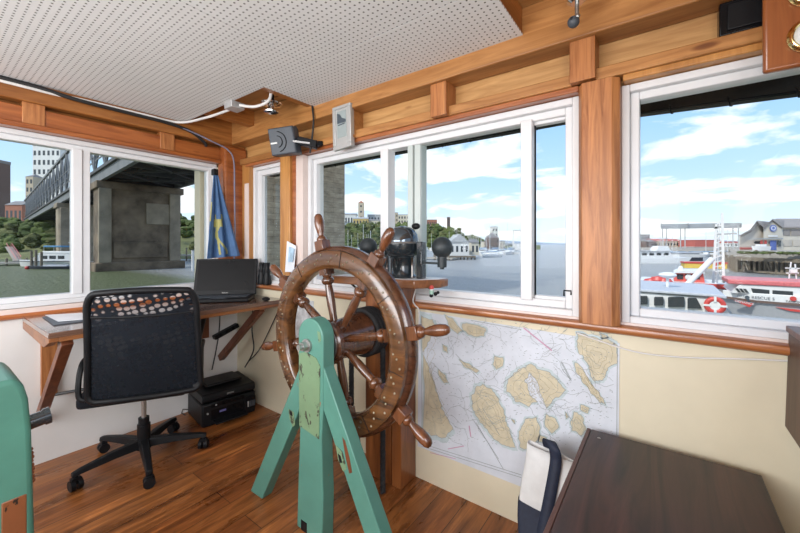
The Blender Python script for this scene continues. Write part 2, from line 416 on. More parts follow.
# outside walls of the corners
struct(MB().box((-3.27,1.45,.3), (-3.17,1.545,2.32)).build('trim_%d' % k, M_wallF, bevel=.004)); k += 1
struct(MB().box((-.288,1.70,.95), (-.142,1.80,1.95)).box((-2.317,1.72,.95), (-2.06,1.80,1.95)).box((-3.10,1.70,.90),(-2.755,1.80,1.97)).build('trim_%d' % k, M_firz)); k += 1
# sills
struct(MB().prism([(-2.86,1.70,.944),(-2.86,1.652,.944),(-2.86,1.640,.951),(-2.86,1.636,.962),(-2.86,1.640,.974),(-2.86,1.652,.981),(-2.86,1.70,.981)], (3.38,0,0)).build('trim_%d' % k, M_sill)); k += 1
struct(MB().box((-2.06,1.672,.981), (-.292,1.80,.990)).box((-.140,1.672,.981), (XR,1.80,.990)).box((-2.755,1.672,.981), (-2.317,1.80,.990)).build('trim_%d' % k, M_pink)); k += 1
struct(MB().prism([(-3.0,YR,.872),(-2.962,YR,.872),(-2.952,YR,.880),(-2.952,YR,.893),(-2.960,YR,.902),(-3.0,YR,.902)], (0,3.10,0)).build('trim_%d' % k, M_silly)); k += 1
struct(MB().box((-3.10,-.62,.902), (-2.975,1.50,.93)).build('trim_%d' % k, M_pink)); k += 1
# roof overhang seen through the front windows
EM = plain('dark_eave_wood', (.028,.022,.018), .7)
ev = sroot('trim_%d' % k); k += 1
MB().box((-3.3,1.80,2.17), (1.6,2.26,2.20)).build('soffit', EM, ev)
MB().prism([(-3.3,2.20,2.17),(-3.3,2.20,2.0),(-.45,2.20,1.994),(-.2,2.20,1.968),(1.6,2.20,1.87),(1.6,2.20,2.17)], (0,.06,0)).build('fascia', EM, ev)
MB().tube([(-3.0,2.18,1.996),(-.45,2.18,1.992),(-.2,2.18,1.966),(1.5,2.18,1.873)], .006, 8).build('pipe', M_black, ev)
for i in range(17):
    x = -2.5+i*.21; z = 1.996 if x < -.45 else 1.968-(x+.2)*.055
    MB().tube([(x,2.19,z+.02),(x,2.17,z+.01),(x+.005,2.17,z-.028),(x+.012,2.165,z-.03)], .003, 6).build('hook', M_black, ev)

# ---- windows
def window(name, ax, a0, a1, z0, z1, panes, mull, fw=.05, fmat=None):
    """ax 'y': in the front wall (a = x); ax 'x': in the left wall (a = y)"""
    fmat = fmat or M_white
    r = sroot(name)
    def B(mb, a, b, d0, d1, lo, hi):
        if ax == 'y': mb.box((a, 1.69+d0, lo), (b, 1.69+d1, hi))
        else: mb.box((-2.985-d1, a, lo), (-2.985-d0, b, hi))
        return mb
    def ring(a, b, lo, hi, w, d0, d1, nm, m):
        mb = MB()
        B(mb, a, a+w, d0, d1, lo, hi); B(mb, b-w, b, d0, d1, lo, hi); B(mb, a+w, b-w, d0, d1, lo, lo+w); B(mb, a+w, b-w, d0, d1, hi-w, hi)
        return mb.build(nm, m, r, bevel=.004)
    ring(a0, a1, z0, z1, fw*.55, -.005, .10, 'window_frame', fmat)
    ring(a0+fw*.55, a1-fw*.55, z0+fw*.55, z1-fw*.55, fw*.6, .02, .09, 'window_frame', fmat)
    for (a, b, m, d) in mull:
        mb = MB(); B(mb, a, b, .012+d, .085+d, z0+fw, z1-fw); mb.build('mullion', m, r, bevel=.004)
    for (a, b, d, s) in panes:
        if s: 
            q = ring(a-s, b+s, z0+fw, z1-fw, s, .02+d, .06+d, 'sash', fmat)
        mb = MB(); B(mb, a-.004, b+.004, .05+d, .054+d, z0+fw+(s or 0)*.5, z1-fw-(s or 0)*.5); mb.build('pane', M_glass, r)
    return r
w1 = window('window_1', 'x', -.62, 1.50, .932, 1.955, [(-.56,.61,.0,0),(.685,1.44,.0,0)], [(.603,.652,M_white,0),(.655,.692,M_white,.008)], .052)
w2 = window('window_2', 'y', -2.755, -2.317, .985, 1.932, [(-2.675,-2.37,.0,.02)], [], .05)
w3 = window('window_3', 'y', -2.06, -.29, .985, 1.932, [(-2.0,-1.40,.0,0),(-1.34,-1.205,.03,0),(-1.126,-.545,.0,0),(-.493,-.345,.02,.022)],
            [(-1.402,-1.342,M_white,0),(-1.206,-1.170,M_sash,.01),(-1.165,-1.124,M_sash,.02),(-.545,-.493,M_white,-.008)], .055)
MB().tube([onY(564,296,1.71),onY(564,290.5,1.71),onY(571,291,1.71),onY(571,295,1.71)], .004, 8).build('latch', M_black, w3)
w4 = window('window_4', 'y', -.140, .52, .985, 1.932, [(-.085,.47,.0,0)], [], .052)

# ================================================================== WHEEL AND STAND
XW, YW, ZW = -1.292, 1.19, .832
wheel = thing('ship_wheel', 'large old varnished wooden ship steering wheel with eight turned spokes', 'ship wheel', (XW, YW+.04, ZW))
TY = Matrix.Translation((XW, 0, ZW)) @ Matrix.Rotation(R(-90), 4, 'X')      # local z -> +Y
rim = MB().lathe([(.358,1.195),(.372,1.190),(.428,1.190),(.438,1.196),(.440,1.212),(.430,1.216),(.430,1.268),(.366,1.268),(.350,1.258),(.346,1.215)], TY, 96, closed=True).build('rim', M_wheel, wheel)
MB().lathe([(.430,1.214),(.446,1.222),(.458,1.236),(.460,1.262),(.452,1.274),(.430,1.276)], TY, 96, closed=True).build('outer_rim', M_whdark, rim)
M_rivet = plain('dull_brass_rivet', (.30,.26,.18), .35, .8)
rv0 = None
for i in range(72):
    a = 2*math.pi*(i+.5)/72 + (.02 if i % 3 else -.02); rr = (.382,.418,.40)[i % 3]
    if rv0 is None: rv0 = MB().ball((0,0,0), .0055, 8).build('rivet', M_rivet, rim, world=False); ro = rv0
    else: ro = bpy.data.objects.new('rivet', rv0.data); COL.objects.link(ro); ro.parent = rim
    ro.location = V((rr*math.cos(a), 1.1905-YW-.04, rr*math.sin(a)))
for i in range(8):
    a = R(12.5+22.5+45*i); c, s = math.cos(a), math.sin(a)
    MB().bar((XW+.362*c,1.1895,ZW+.362*s), (XW+.437*c,1.1895,ZW+.437*s), .0025, .003, up=(0,1,0)).build('joint_line', M_black, rim)
hub = MB().lathe([(.05,1.150),(.100,1.152),(.107,1.160),(.107,1.182),(.097,1.190),(.094,1.20),(.097,1.28),(.105,1.35),(.111,1.40),(.06,1.41)], TY, 40).build('hub', M_whdark, wheel)
MB().lathe([(.078,1.1435),(.090,1.144),(.090,1.151),(.078,1.151)], TY, 40, closed=True).build('hub_ring', M_steel, hub)
dr = MB()
for q in range(4):
    dr.lathe([(.116+.014*math.cos(b), 1.415+q*.024+.013*math.sin(b)) for b in [2*math.pi*j/8 for j in range(8)]], TY, 40, closed=True)
dr.lathe([(.01,1.40),(.106,1.40),(.106,1.505),(.01,1.505)], TY, 32)
dr.build('rope_drum', M_rope, hub)
for i in range(8):
    a = R(12.5+45*i); c, s = math.cos(a), math.sin(a)
    T = frame_matrix((XW,1.235,ZW), (-s,0,c), (0,-1,0))            # local z along the spoke
    T = Matrix((( -s,0,c,XW),(0,-1,0,1.235),(c,0,s,ZW),(0,0,0,1)))
    sp = MB().lathe([(.019,.07),(.018,.12),(.021,.17),(.021,.22),(.018,.262),(.017,.272),(.027,.278),(.031,.288),(.031,.298),(.026,.305),(.020,.31),(.024,.318),(.024,.325)], T, 20)
    sp.box((-.027,-.026,.322), (.027,.026,.352), M=T)
    sp = sp.build('spoke', M_spoke, wheel, bevel=0)
    hb = MB().box((-.029,-.028,.445), (.029,.028,.497), M=T)
    hb.lathe([(.024,.495),(.026,.505),(.022,.513),(.014,.520),(.014,.527),(.019,.545),(.0245,.575),(.0245,.60),(.021,.622),(.013,.634),(0,.638)], T, 20)
    hb.build('handle', M_handle, sp, bevel=.003)

stand = thing('wheel_stand', 'green painted wooden A frame stand carrying the ship wheel', 'stand', (-1.275, 1.09, 0))
arc = [(-1.272+.083*math.cos(R(q)), 1.055, .885+.083*math.sin(R(q))) for q in range(0,181,12)]
MB().prism([(-1.366,1.055,0),(-1.196,1.055,0),(-1.190,1.055,.2),(-1.200,1.055,.45),(-1.189,1.055,.60)] + arc + [(-1.355,1.055,.60),(-1.345,1.055,.45),(-1.358,1.055,.2)], (0,.068,0)).build('post', M_teal, stand, bevel=.005)
MB().prism([(-1.346,1.0525,.47),(-1.212,1.0525,.45),(-1.205,1.0525,.77),(-1.232,1.0525,.80),(-1.30,1.0525,.815),(-1.348,1.0525,.80)], (0,.004,0)).build('front_patch', M_patch, stand)
def leg(p, q, w):
    p = V(p); q = V(q); d = (q-p).normalized(); n = V((0,0,1)).cross(V((0,1,0))); r = d.cross(V((0,1,0))).normalized()
    a0, a1 = p+r*w/2, p-r*w/2
    def fl(a): return a + d*((0-a.z)/d.z)
    return MB().prism([a0, a1, fl(a1), fl(a0)], (0,.058,0))
leg((-1.285,1.060,.76), (-1.705,1.060,0), .092).build('leg', M_teal, stand, bevel=.004)
leg((-1.262,1.060,.80), (-.815,1.060,0), .092).build('leg', M_teal, stand, bevel=.004)
ax = MB().cyl((XW+.002,1.045,.846), (XW+.002,1.0555,.846), .030, n=24).cyl((XW+.002,1.02,.846), (XW+.002,1.046,.846), .021, n=6).cyl((XW+.002,1.004,.846), (XW+.002,1.021,.846), .013, n=12)
ax.build('axle_nut', M_steel, stand)
MB().cyl((XW,1.123,.836), (XW,1.152,.836), .045, n=20).build('axle', M_steel, stand)
for z in (.30,.24):
    pass
MB().box((-1.335,1.0535,.0), (-1.295,1.0555,.045)).build('worn_foot', M_black, stand)

def chip(pts, y, m, nm='chip'): MB().prism([(x,y,z) for x, z in pts], (0,.003,0)).build(nm, m, stand)
chip([(-1.435,.52),(-1.395,.515),(-1.385,.46),(-1.40,.445),(-1.425,.475)], 1.0585, M_patch)
chip([(-1.425,.515),(-1.405,.512),(-1.402,.495),(-1.42,.498)], 1.057, M_black)
chip([(-1.115,.455),(-1.075,.44),(-1.05,.38),(-1.07,.36),(-1.10,.40)], 1.0585, M_patch)
chip([(-1.10,.425),(-1.085,.42),(-1.075,.395),(-1.09,.39)], 1.057, M_black)
chip([(-1.075,.50),(-1.06,.49),(-1.035,.43),(-1.02,.375),(-1.035,.365),(-1.055,.42)], 1.0585, M_brace)
chip([(-1.225,.92),(-1.205,.915),(-1.20,.88),(-1.215,.87)], 1.0535, M_patch)
def ropeobj(x, y, z0, z1, lab):
    mb = MB()
    for q in range(3):
        mb.tube([(x+.007*math.cos(2*math.pi*(q/3+i/9)), y+.007*math.sin(2*math.pi*(q/3+i/9)), z0+(z1-z0)*i/130) for i in range(131)], .0085, 6)
    tag(mb.build('steering_rope', M_rope, free=True), lab, 'rope', 'black ropes under the steering drum')
ropeobj(-1.187, 1.462, 0.0, .75, 'black twisted rope hanging down the front of the wooden pedestal')
ropeobj(-1.392, 1.44, 0.0, .75, 'black twisted rope hanging just left of the wooden pedestal')

# ================================================================== PEDESTAL, SHELF, BINNACLE
ped = thing('compass_pedestal', 'reddish wooden box column standing against the wall behind the ship wheel', 'pedestal', (-1.247, 1.60, 0))
MB().box((-1.372,1.534,0), (-1.190,YF,1.078)).build('column', M_ped, ped, bevel=.003)
MB().box((-1.184,1.534,0), (-1.122,YF,1.078)).build('side_column', M_ped, ped, bevel=.004)
shf = MB().prism([(-1.515,1.40,1.080),(-.985,1.452,1.080),(-.905,1.560,1.080),(-.905,1.655,1.080),(-1.515,1.655,1.080)], (0,0,.042), 0)
shf = shf.build('compass_shelf', M_shelf, None, bevel=.006, free=True)
tag(shf, 'thick varnished wooden shelf with white top holding the compass', 'shelf')
MB().prism([(-1.50,1.42,1.1205),(-.995,1.468,1.1205),(-.915,1.568,1.1205),(-.915,1.648,1.1205),(-1.50,1.648,1.1205)], (0,0,.0035)).build('shelf_top', M_white, shf)
for x in (-1.475,-1.43):
    MB().cyl((x,1.50,1.085), (x+.03,1.62,.985), .006, n=8).build('shelf_strut', M_black, shf)
BX, BY, BZ = -1.12, 1.545, 1.124
bn = thing('compass_binnacle', 'black marine compass binnacle with domed top on the white shelf', 'compass', (BX, BY, BZ))
MB().lathe([(.07,0),(.073,.01),(.067,.016),(.064,.02),(.064,.10),(.068,.106),(.064,.112)], Matrix.Translation((BX,BY,BZ)), 36).build('pot', M_gun, bn)
MB().lathe([(.055,.108),(.074,.115),(.086,.130),(.091,.150),(.093,.172),(.098,.175),(.098,.185),(.090,.188),(.082,.186)], Matrix.Translation((BX,BY,BZ)), 40).build('bowl', M_gun, bn)
MB().lathe([(.086,.187),(.086,.20),(.080,.224),(.065,.248),(.042,.264),(.014,.271),(0,.2715)], Matrix.Translation((BX,BY,BZ)), 40).build('dome', M_dome, bn)
MB().ball((BX+.035,BY+.075,BZ+.272), .022, 14, sc=(1.2,.8,.8)).build('knob', M_black, bn)
mb = MB()
mb.lathe([(.097,.176),(.101,.182),(.097,.188)], Matrix.Translation((BX,BY,BZ)), 40, closed=True); mb.build('bezel', M_steel, bn)
for s in (-1, 1):
    MB().box((BX+s*.118-.016,BY-.022,BZ), (BX+s*.118+.016,BY+.022,BZ+.188)).build('upright', M_gun, bn, bevel=.004)
    MB().box((BX+s*.082-.004,BY-.03,BZ+.004), (BX+s*.082+.004,BY-.026,BZ+.11)).build('trim_strip', M_chrome, bn)
    ar = MB().bar((BX+s*.12,BY,BZ+.082), (BX+s*.25,BY,BZ+.080), .03, .010).cyl((BX+s*.24,BY,BZ+.062), (BX+s*.24,BY,BZ+.125), .023, n=20).cyl((BX+s*.24,BY,BZ+.052), (BX+s*.24,BY,BZ+.064), .012, n=6)
    ar = ar.build('ball_bracket', M_ball, bn)
    MB().ball((BX+s*.24,BY,BZ+.160), .052, 28).build('iron_ball', M_ball, ar)
for q in range(7):
    a = R(-150+q*20)
MB().lathe([(.0,0),(.004,.001),(.004,.004),(0,.005)], frame_matrix((BX-.045,BY-.070,BZ+.16),(1,0,0),(0,0,1)), 10).build('screw', M_chrome, bn)
tk = thing('small_trinket', 'tiny red, white and green trinket hanging at the shelf corner', 'trinket', (-.918,1.509,1.050))
c = V(tk.location)
MB().cyl(c+V((0,0,.005)), c+V((0,0,.024)), .011, n=12).build('body', M_grn, tk)
MB().cyl(c+V((0,0,.024)), c+V((0,0,.03)), .010, n=12).build('band', M_white, tk)
MB().ball(c+V((0,0,.037)), .012, 12).build('red_cap', M_redp, tk)
MB().ball(c+V((.022,0,.008)), .010, 10).ball(c+V((-.002,0,-.002)), .010, 10).ball(c+V((.03,.01,.014)), .008, 10).build('dark_bead', M_black, tk)
MB().tube([c+V((0,0,.012)), c+V((-.03,.04,.020)), c+V((-.08,.07,.027))], .0015, 6).build('cord', M_cableb, tk)

# ================================================================== DESK
ZT = .885
desk = thing('desk', 'wall mounted wooden desk with dark worn top under the left window', 'desk', (-2.63, 1.0, 0))
MB().box((-2.955,.378,ZT-.026), (-2.302,YF,ZT)).build('desktop', M_deskt, desk, bevel=.003)
MB().prism([(-2.955,.380,ZT-.027),(-2.955,.380,ZT-.070),(-2.42,.380,ZT-.085),(-2.304,.380,ZT-.045),(-2.304,.380,ZT-.027)], (0,.035,0)).build('end_board', M_desk, desk, bevel=.002)
MB().box((-2.330,.415,ZT-.048), (-2.304,YF,ZT-.027)).build('front_rail', M_desk, desk, bevel=.002)
MB().box((-2.955,1.50,ZT-.065), (-2.36,1.545,ZT-.027)).build('bearer', M_desk, desk)
MB().bar((-2.335,.45,ZT-.055), (-2.955,.45,.27), .045, .042, up=(0,0,1)).build('brace', M_brace, desk, bevel=.002)
MB().bar((-2.38,1.52,ZT-.06), (-2.955,1.52,.36), .04, .05, up=(0,0,1)).build('brace', M_brace, desk, bevel=.002)
MB().box((-2.978,.455,.40), (-2.945,.525,ZT-.03)).build('cleat', M_firz, desk, bevel=.002)
MB().box((-2.978,1.36,.55), (-2.945,1.42,ZT-.03)).build('cleat', M_brace, desk, bevel=.002)
MB().cyl((-2.42,1.14,ZT-.03), (-2.95,1.29,.33), .017, n=14).build('pipe_strut', M_black, desk)
MB().cyl((-2.94,.50,.40), (-2.60,.95,.46), .009, n=8).build('tie_rod', M_cableb, desk)

sh = thing('paper_folder', 'white glossy paper lying on a dark folder at the near end of the desk', 'papers', tuple(onZ(74,318,ZT)))
a = [onZ(*q, ZT+.001) for q in ((45,317),(57,325.5),(92,321),(96,314))]
MB().prism([q+V((-.005,-.01,0)) for q in a], (0,0,.004)).build('folder', M_greyp, sh)
a = [onZ(*q, ZT+.006) for q in ((45,315.2),(58,321.5),(90,319),(93,312.5))]
MB().prism(a, (0,0,.002)).build('sheet', M_paper, sh)

# laptop
LC = V((-2.545,1.272,ZT)); rz = math.atan2(.67,.74) - R(0)
lp = thing('laptop', 'open black laptop with dark screen standing on the desk', 'laptop', tuple(LC), math.atan2(.74,.67))
# local: x along the front edge, -y towards the viewer
MB().box((-.215,0,.002), (.215,.245,.026)).build('base', M_black, lp, world=False, bevel=.006)
kb = MB()
for r_ in range(5):
    for c_ in range(15): kb.box((-.185+c_*.025,.085+r_*.027,.0255), (-.164+c_*.025,.107+r_*.027,.0285))
kb.build('keyboard', M_greyp, lp, world=False)
MB().box((-.05,.015,.0255), (.05,.072,.0272)).build('touchpad', M_greyp, lp, world=False)
LT = Matrix.Translation((0,.235,.024)) @ Matrix.Rotation(R(-16), 4, 'X')
sc = MB().box((-.225,-.004,0), (.225,.010,.285), M=LT).build('lid', M_black, lp, world=False, bevel=.006)
MB().box((-.205,-.006,.035), (.205,-.003,.272), M=LT).build('screen', M_blackg, sc, world=False)
text('logo', 'lenovo', .016, M_silver, lp, ROOTS[lp.name] @ LT @ Matrix.Translation((0,-.0065,.017)) @ Matrix.Rotation(R(90), 4, 'X'))

ms = MB().ball(onZ(266,299,ZT+.014), .03, 14, sc=(1.2,.85,.5)).build('computer_mouse', M_black, free=True)
tag(ms, 'black computer mouse on the desk at the right of the laptop', 'mouse')

# binoculars on the sill
bc = onY(264.5,284,1.655); bi = thing('binoculars', 'black binoculars standing upright on the window sill behind the laptop', 'binoculars', (bc.x, 1.655, .982))
for s in (-1,1):
    MB().lathe([(.030,0),(.032,.01),(.029,.06),(.022,.085),(.022,.10),(.024,.105),(.017,.125),(.019,.15),(.021,.17),(.015,.172)], Matrix.Translation((bc.x+s*.036,1.655,.982)), 18).build('barrel', M_black, bi)
MB().cyl((bc.x,1.655,1.06), (bc.x,1.655,1.14), .009, n=12).box((bc.x-.03,1.648,1.07), (bc.x+.03,1.662,1.09)).build('hinge', M_black, bi)

# leaning card at the sill
cd = thing('brochure', 'white and blue printed card leaning upright on the sill by the corner post', 'card', tuple(onY(289,283,1.625)))
q = [onY(285,272,1.62), onY(293.5,272,1.60), onY(296,246,1.625), onY(287,241,1.63)]
MB().prism(q, (0,.004,0)).build('card', M_paper, cd)
q = [onY(288.3,262,1.6205), onY(292.6,262,1.605), onY(294.3,249,1.618), onY(289.3,246.5,1.624)]
MB().prism([p+V((0,-.003,0)) for p in q], (0,.004,0)).build('print', M_cardp, cd)
pp = MB().box((-2.30,YF-.004,.60), (-1.98,YF-.001,.90)).build('wall_print', plain('grey_print', (.52,.52,.53), .5, var=.45, scale=16), free=True)
tag(pp, 'grey and white print on the wall, seen through the wheel at left', 'print')

# printer
pr = thing('printer', 'black inkjet printer on the floor under the desk', 'printer', (-2.745, 1.42, 0), R(-8))
# local: x depth (front +x), y width
MB().box((-.17,-.19,.004), (.165,.19,.165)).build('body', M_black, pr, world=False, bevel=.012)
lid = MB().prism([(-.168,-.188,.170),(.150,-.188,.170),(.168,-.188,.185),(.168,-.188,.215),(.155,-.188,.232),(-.16,-.188,.240),(-.168,-.188,.23)], (0,.376,0)).build('scanner_lid', M_black, pr, world=False, bevel=.008)
MB().box((-.13,-.13,.240), (.06,.13,.262)).build('feeder_lid', M_black, pr, world=False, bevel=.01)
MB().box((.150,-.13,.045), (.1655,.10,.115)).build('output_slot', M_blackg, pr, world=False)
MB().box((.10,-.12,.03), (.235,.10,.042)).build('paper_tray', M_black, pr, world=False, bevel=.003)
tw = MB().box((.160,.115,.05), (.178,.185,.135)).build('ink_tank', M_blackg, pr, world=False, bevel=.004)
for i in range(4): MB().box((.178,.122+i*.015,.062), (.180,.131+i*.015,.105)).build('ink_window', M_greyp if i else M_boxg, tw, world=False)
MB().box((.163,-.13,.135), (.172,.10,.160)).build('control_panel', M_blackg, pr, world=False, bevel=.002)
for y, z in ((-.10,.148),(-.155,.10)):
    MB().cyl((.165,y,z), (.174,y,z), .006, n=12).build('button', M_boxg, pr, world=False)
MB().box((.166,-.075,.085), (.1672,-.03,.098)).build('sticker', plain('violet_sticker', (.16,.15,.38), .4), pr, world=False)
text('logo', 'EPSON', .016, M_silver, pr, ROOTS[pr.name] @ frame_matrix((.1695,.0,.205), (0,1,0), (0,0,1)))
MB().tube([(-.15,-.19,.04),(-.16,-.225,.05),(-.17,-.23,.02),(-.15,-.21,.004)], .004, 8).build('cord_loop', M_cableb, pr, world=False)

pst = thing('power_strip', 'small black power strip hanging behind the desk brace above the printer', 'power strip', tuple(onX(226,333,-2.93)))
c = V(pst.location)
MB().bar(c+V((0,-.10,-.02)), c+V((0,.10,.05)), .05, .035).build('case', M_black, pst, bevel=.005)
for s in (-.05,.0,.05): MB().ball(c+V((.026,s,.015+s*.35)), .012, 8).build('socket', M_blackg, pst)
def cable(name, pts, r, m, lab, n=8):
    return tag(MB().tube(spline(pts, n), r, 8).build(name, m, free=True), lab, 'cable')
cable('power_cable', [(-2.93,1.50,.84),(-2.94,1.50,.62),(-2.93,1.47,.45),(-2.90,1.42,.30)], .005, M_cableb, 'black cable dropping from the desk beside the right brace')
cable('power_cable', [(-2.70,1.655,.84),(-2.72,1.655,.60),(-2.69,1.65,.44),(-2.80,1.64,.28)], .005, M_cableb, 'black cable hanging in the corner from the right end of the desk')
cable('power_cable', [(-2.36,1.655,.80),(-2.50,1.655,.60),(-2.62,1.655,.45),(-2.75,1.65,.34)], .004, M_cableb, 'thin black cable running diagonally down the wall towards the printer')

# ================================================================== OFFICE CHAIR (local +y faces the desk)
ch = thing('office_chair', 'black swivel office chair with see-through mesh back in front of the desk', 'chair', (-2.535, .835, 0), 0)
CF = V((-.86,.51,0)).normalized(); crz = math.atan2(CF.y, CF.x) - R(90)
ch.rotation_euler = (0,0,crz); ROOTS[ch.name] = Matrix.Translation(ch.location) @ Matrix.Rotation(crz, 4, 'Z')
MB().lathe([(.045,.075),(.045,.12),(.034,.13),(.034,.215),(.028,.22),(.028,.255),(.0,.256)], None, 24).build('column_cover', M_black, ch, world=False)
MB().cyl((0,0,.25), (0,0,.43), .0135, n=16).build('gas_lift', M_steel, ch, world=False)
for i in range(5):
    a = R(-86+72*i) - crz; d = V((math.cos(a), math.sin(a), 0)); sd = V((-d.y, d.x, 0))
    lg = MB()
    pts = [d*.0+V((0,0,.115)), d*.33+V((0,0,.085))]
    vs = []
    for t_, w_, h_, z_ in ((.02,.028,.030,.105),(.16,.024,.024,.103),(.30,.019,.016,.090),(.335,.017,.014,.083)):
        for q, e in ((-1,-1),(1,-1),(.7,1),(-.7,1)): vs.append(d*t_+sd*(q*w_)+V((0,0,z_+e*h_*.8)))
    fs = [(3,2,1,0),(12,13,14,15)]
    for k_ in range(3):
        for j in range(4): fs.append((k_*4+j, k_*4+(j+1)%4, k_*4+4+(j+1)%4, k_*4+4+j))
    lg.add(vs, fs); lg = lg.build('star_leg', M_black, ch, world=False, bevel=.004)
    c = d*.318; cs = MB()
    rr = R(40+i*65); wd = V((math.cos(rr), math.sin(rr), 0))
    for s in (-1,1): cs.cyl(c+wd*(s*.006)+V((0,0,.028)), c+wd*(s*.026)+V((0,0,.028)), .0275, n=20)
    cs.cyl(c+V((0,0,.03)), c+V((0,0,.075)), .010, n=10).bar(c-wd*.02+V((0,0,.058)), c+wd*.02+V((0,0,.058)), .03, .014)
    cs.build('caster', M_black, lg, world=False)
SX = .045
MB().prism([(-.225,-.30,.455),(.265,-.30,.455),(.25,.0,.455),(.24,.19,.455),(.19,.24,.455),(-.19,.24,.455),(-.24,.19,.455),(-.25,0,.455)], (0,0,.065)).build('seat', M_fabric, ch, world=False, bevel=.022, seg=3)
MB().box((-.10,-.14,.425), (.10,.12,.456)).cyl((.10,-.02,.44), (.235,-.10,.435), .006, n=8).build('seat_mechanism', M_black, ch, world=False, bevel=.004)
CXK = 1.0
def bp(u, v):                           # back surface: u across -1..1, v 0 bottom..1 top
    w = .250 - .020*v
    return V((.09*CXK + u*w, -.372 - .075*v + .030*(u*u) + .012*math.sin(v*3.1), .505 + .563*v - .014*u*u*v))
outl = []
def rr_path():
    pts = []; r = .14
    for cx_, cy_, a0 in ((1-r*1.15,1-r,0),(-1+r*1.15,1-r,90),(-1+r*1.15,r*.6,180),(1-r*1.15,r*.6,270)):
        ry = r if cy_ > .5 else r*.6
        for k_ in range(7):
            a = R(a0+15*k_); pts.append((cx_+r*1.15*math.cos(a), cy_+ry*math.sin(a)))
    return pts
base_path = rr_path(); path = []
for i in range(len(base_path)):
    p, q = base_path[i], base_path[(i+1) % len(base_path)]
    L = math.hypot(q[0]-p[0], q[1]-p[1]); kk = max(1, int(L/.15))
    for j in range(kk): path.append((p[0]+(q[0]-p[0])*j/kk, p[1]+(q[1]-p[1])*j/kk))
bf = MB().tube([bp(u,v) for u, v in path], .0165, 10, closed=True).build('back_frame', M_black, ch, world=False)
ms_ = MB(); N, Mx = 20, 20; vs = []; fs = []
def clampu(u, v):
    r = .14; ru = r*1.15
    for vc, rv_ in ((1-r, r), (r*.6, r*.6)):
        if (v > vc and vc > .5) or (v < vc and vc < .5):
            m_ = 1-ru+ru*math.sqrt(max(0, 1-((v-vc)/rv_)**2)); return u*m_
    return u
for j in range(Mx+1):
    v_ = j/Mx
    for i in range(N+1): vs.append(bp(clampu(-1+2*i/N, v_), v_))
for j in range(Mx):
    for i in range(N): fs.append((j*(N+1)+i, j*(N+1)+i+1, (j+1)*(N+1)+i+1, (j+1)*(N+1)+i))
bk = ms_.add(vs, fs).build('backrest', M_mesh, ch, world=False, ang=180)
so = bk.modifiers.new('thickness', 'SOLIDIFY'); so.thickness = .003; so.offset = 0
MB().tube([bp(-.96,.79)+V((0,.004,0)), bp(-.4,.765)+V((0,.004,0)), bp(0,.76)+V((0,.004,0)), bp(.4,.765)+V((0,.004,0)), bp(.96,.79)+V((0,.004,0))], .009, 8).build('back_bar', M_black, ch, world=False)
MB().prism([bp(u,v)+V((0,.012,0)) for u, v in ((-.35,.0),(.35,.0),(.3,.5),(-.3,.5))], (0,.012,0)).build('lumbar_plate', M_black, ch, world=False)
for s in (-1,1):
    MB().tube(spline([(.07+s*.235,-.345,.52),(.07+s*.262,-.345,.54),(.07+s*.268,-.33,.62),(.07+s*.265,-.29,.695),(.065+s*.26,-.17,.705),(.06+s*.26,-.05,.69),(.045+s*.25,.0,.60),(s*.24,.02,.49)], 5), .013, 8).build('armrest', M_black, ch, world=False)

# ================================================================== FLAG
def flag():
    top = V((-2.885,1.44,1.875)); vs = []; fs = []; mi = []; NU, NV = 90, 90
    ax_ = V((.36,.933,0)); nx = V((.933,-.36,0))
    for j in range(NV+1):
        v = j/NV
        for i in range(NU+1):
            u = i/NU
            w0 = -.012 - .055*v; w1 = .012 + .165*v**1.1
            a = w0 + (w1-w0)*u
            d = .012 + (.004+.026*v)*math.sin(u*15+1.2*v) + .008*v*math.sin(u*33+3*v)
            vs.append(top + ax_*a + nx*(d+.035*v) + V((0,0,-.69*v*(1-.03*u))))
    for j in range(NV):
        for i in range(NU):
            u, v = (i+.5)/NU, (j+.5)/NV
            z = .46+.15*math.sin(v*15)
            yel = (.50 < v < .97) and (abs(u-z) < .045 or abs(u-.30-.2*(v-.5)) < .03) or (.56 < v < .64 and .2 < u < .6) or (v < .58 and u < .05 and v > .36)
            fs.append((j*(NU+1)+i, j*(NU+1)+i+1, (j+1)*(NU+1)+i+1, (j+1)*(NU+1)+i)); mi.append(1 if yel else 0)
    mb = MB()
    mb.add(vs, fs); mb.mi = mi
    return mb
fr = thing('flag', 'furled blue and yellow cloth flag hanging in the corner above the laptop', 'flag', (-2.85,1.47,1.06))
fo = flag().build('cloth', [M_blue, M_yel], fr, ang=180); so = fo.modifiers.new('t', 'SOLIDIFY'); so.thickness = .002
MB().box((-2.905,1.415,1.845), (-2.858,1.450,1.895)).build('clip', M_black, fr, bevel=.004)

# ================================================================== UP HIGH
spk = thing('loudspeaker', 'small dark grey loudspeaker hung on a bracket by the corner window', 'speaker', (-2.03,1.50,1.90))
X_ = (V((-2.03,1.5,1.9)) - V((0,0,HC))); 
SM = Matrix.Translation((-2.055,1.50,1.985)) @ Matrix.Rotation(R(36), 4, 'Z') @ Matrix.Rotation(R(-7), 4, 'Y') @ Matrix.Rotation(R(8), 4, 'X')
MB().prism([(-.085,-.06,-.085),(.07,-.085,-.085),(.085,-.03,-.085),(.07,.075,-.085),(-.085,.07,-.085)], (0,0,.18)).build('case', M_greyp, spk, bevel=.008) if 0 else None
mb = MB(); vs = [SM @ V(q) for q in ((-.095,-.055,-.085),(.075,-.075,-.085),(.095,-.035,-.085),(.08,.06,-.085),(-.08,.06,-.085))]
mb.prism(vs, SM.to_3x3() @ V((0,0,.175))); mb.build('case', M_greyp, spk, bevel=.008)
gr = MB()
GM = SM @ frame_matrix((-.012,-.0665,.0), (.993,-.117,0), (0,0,1))
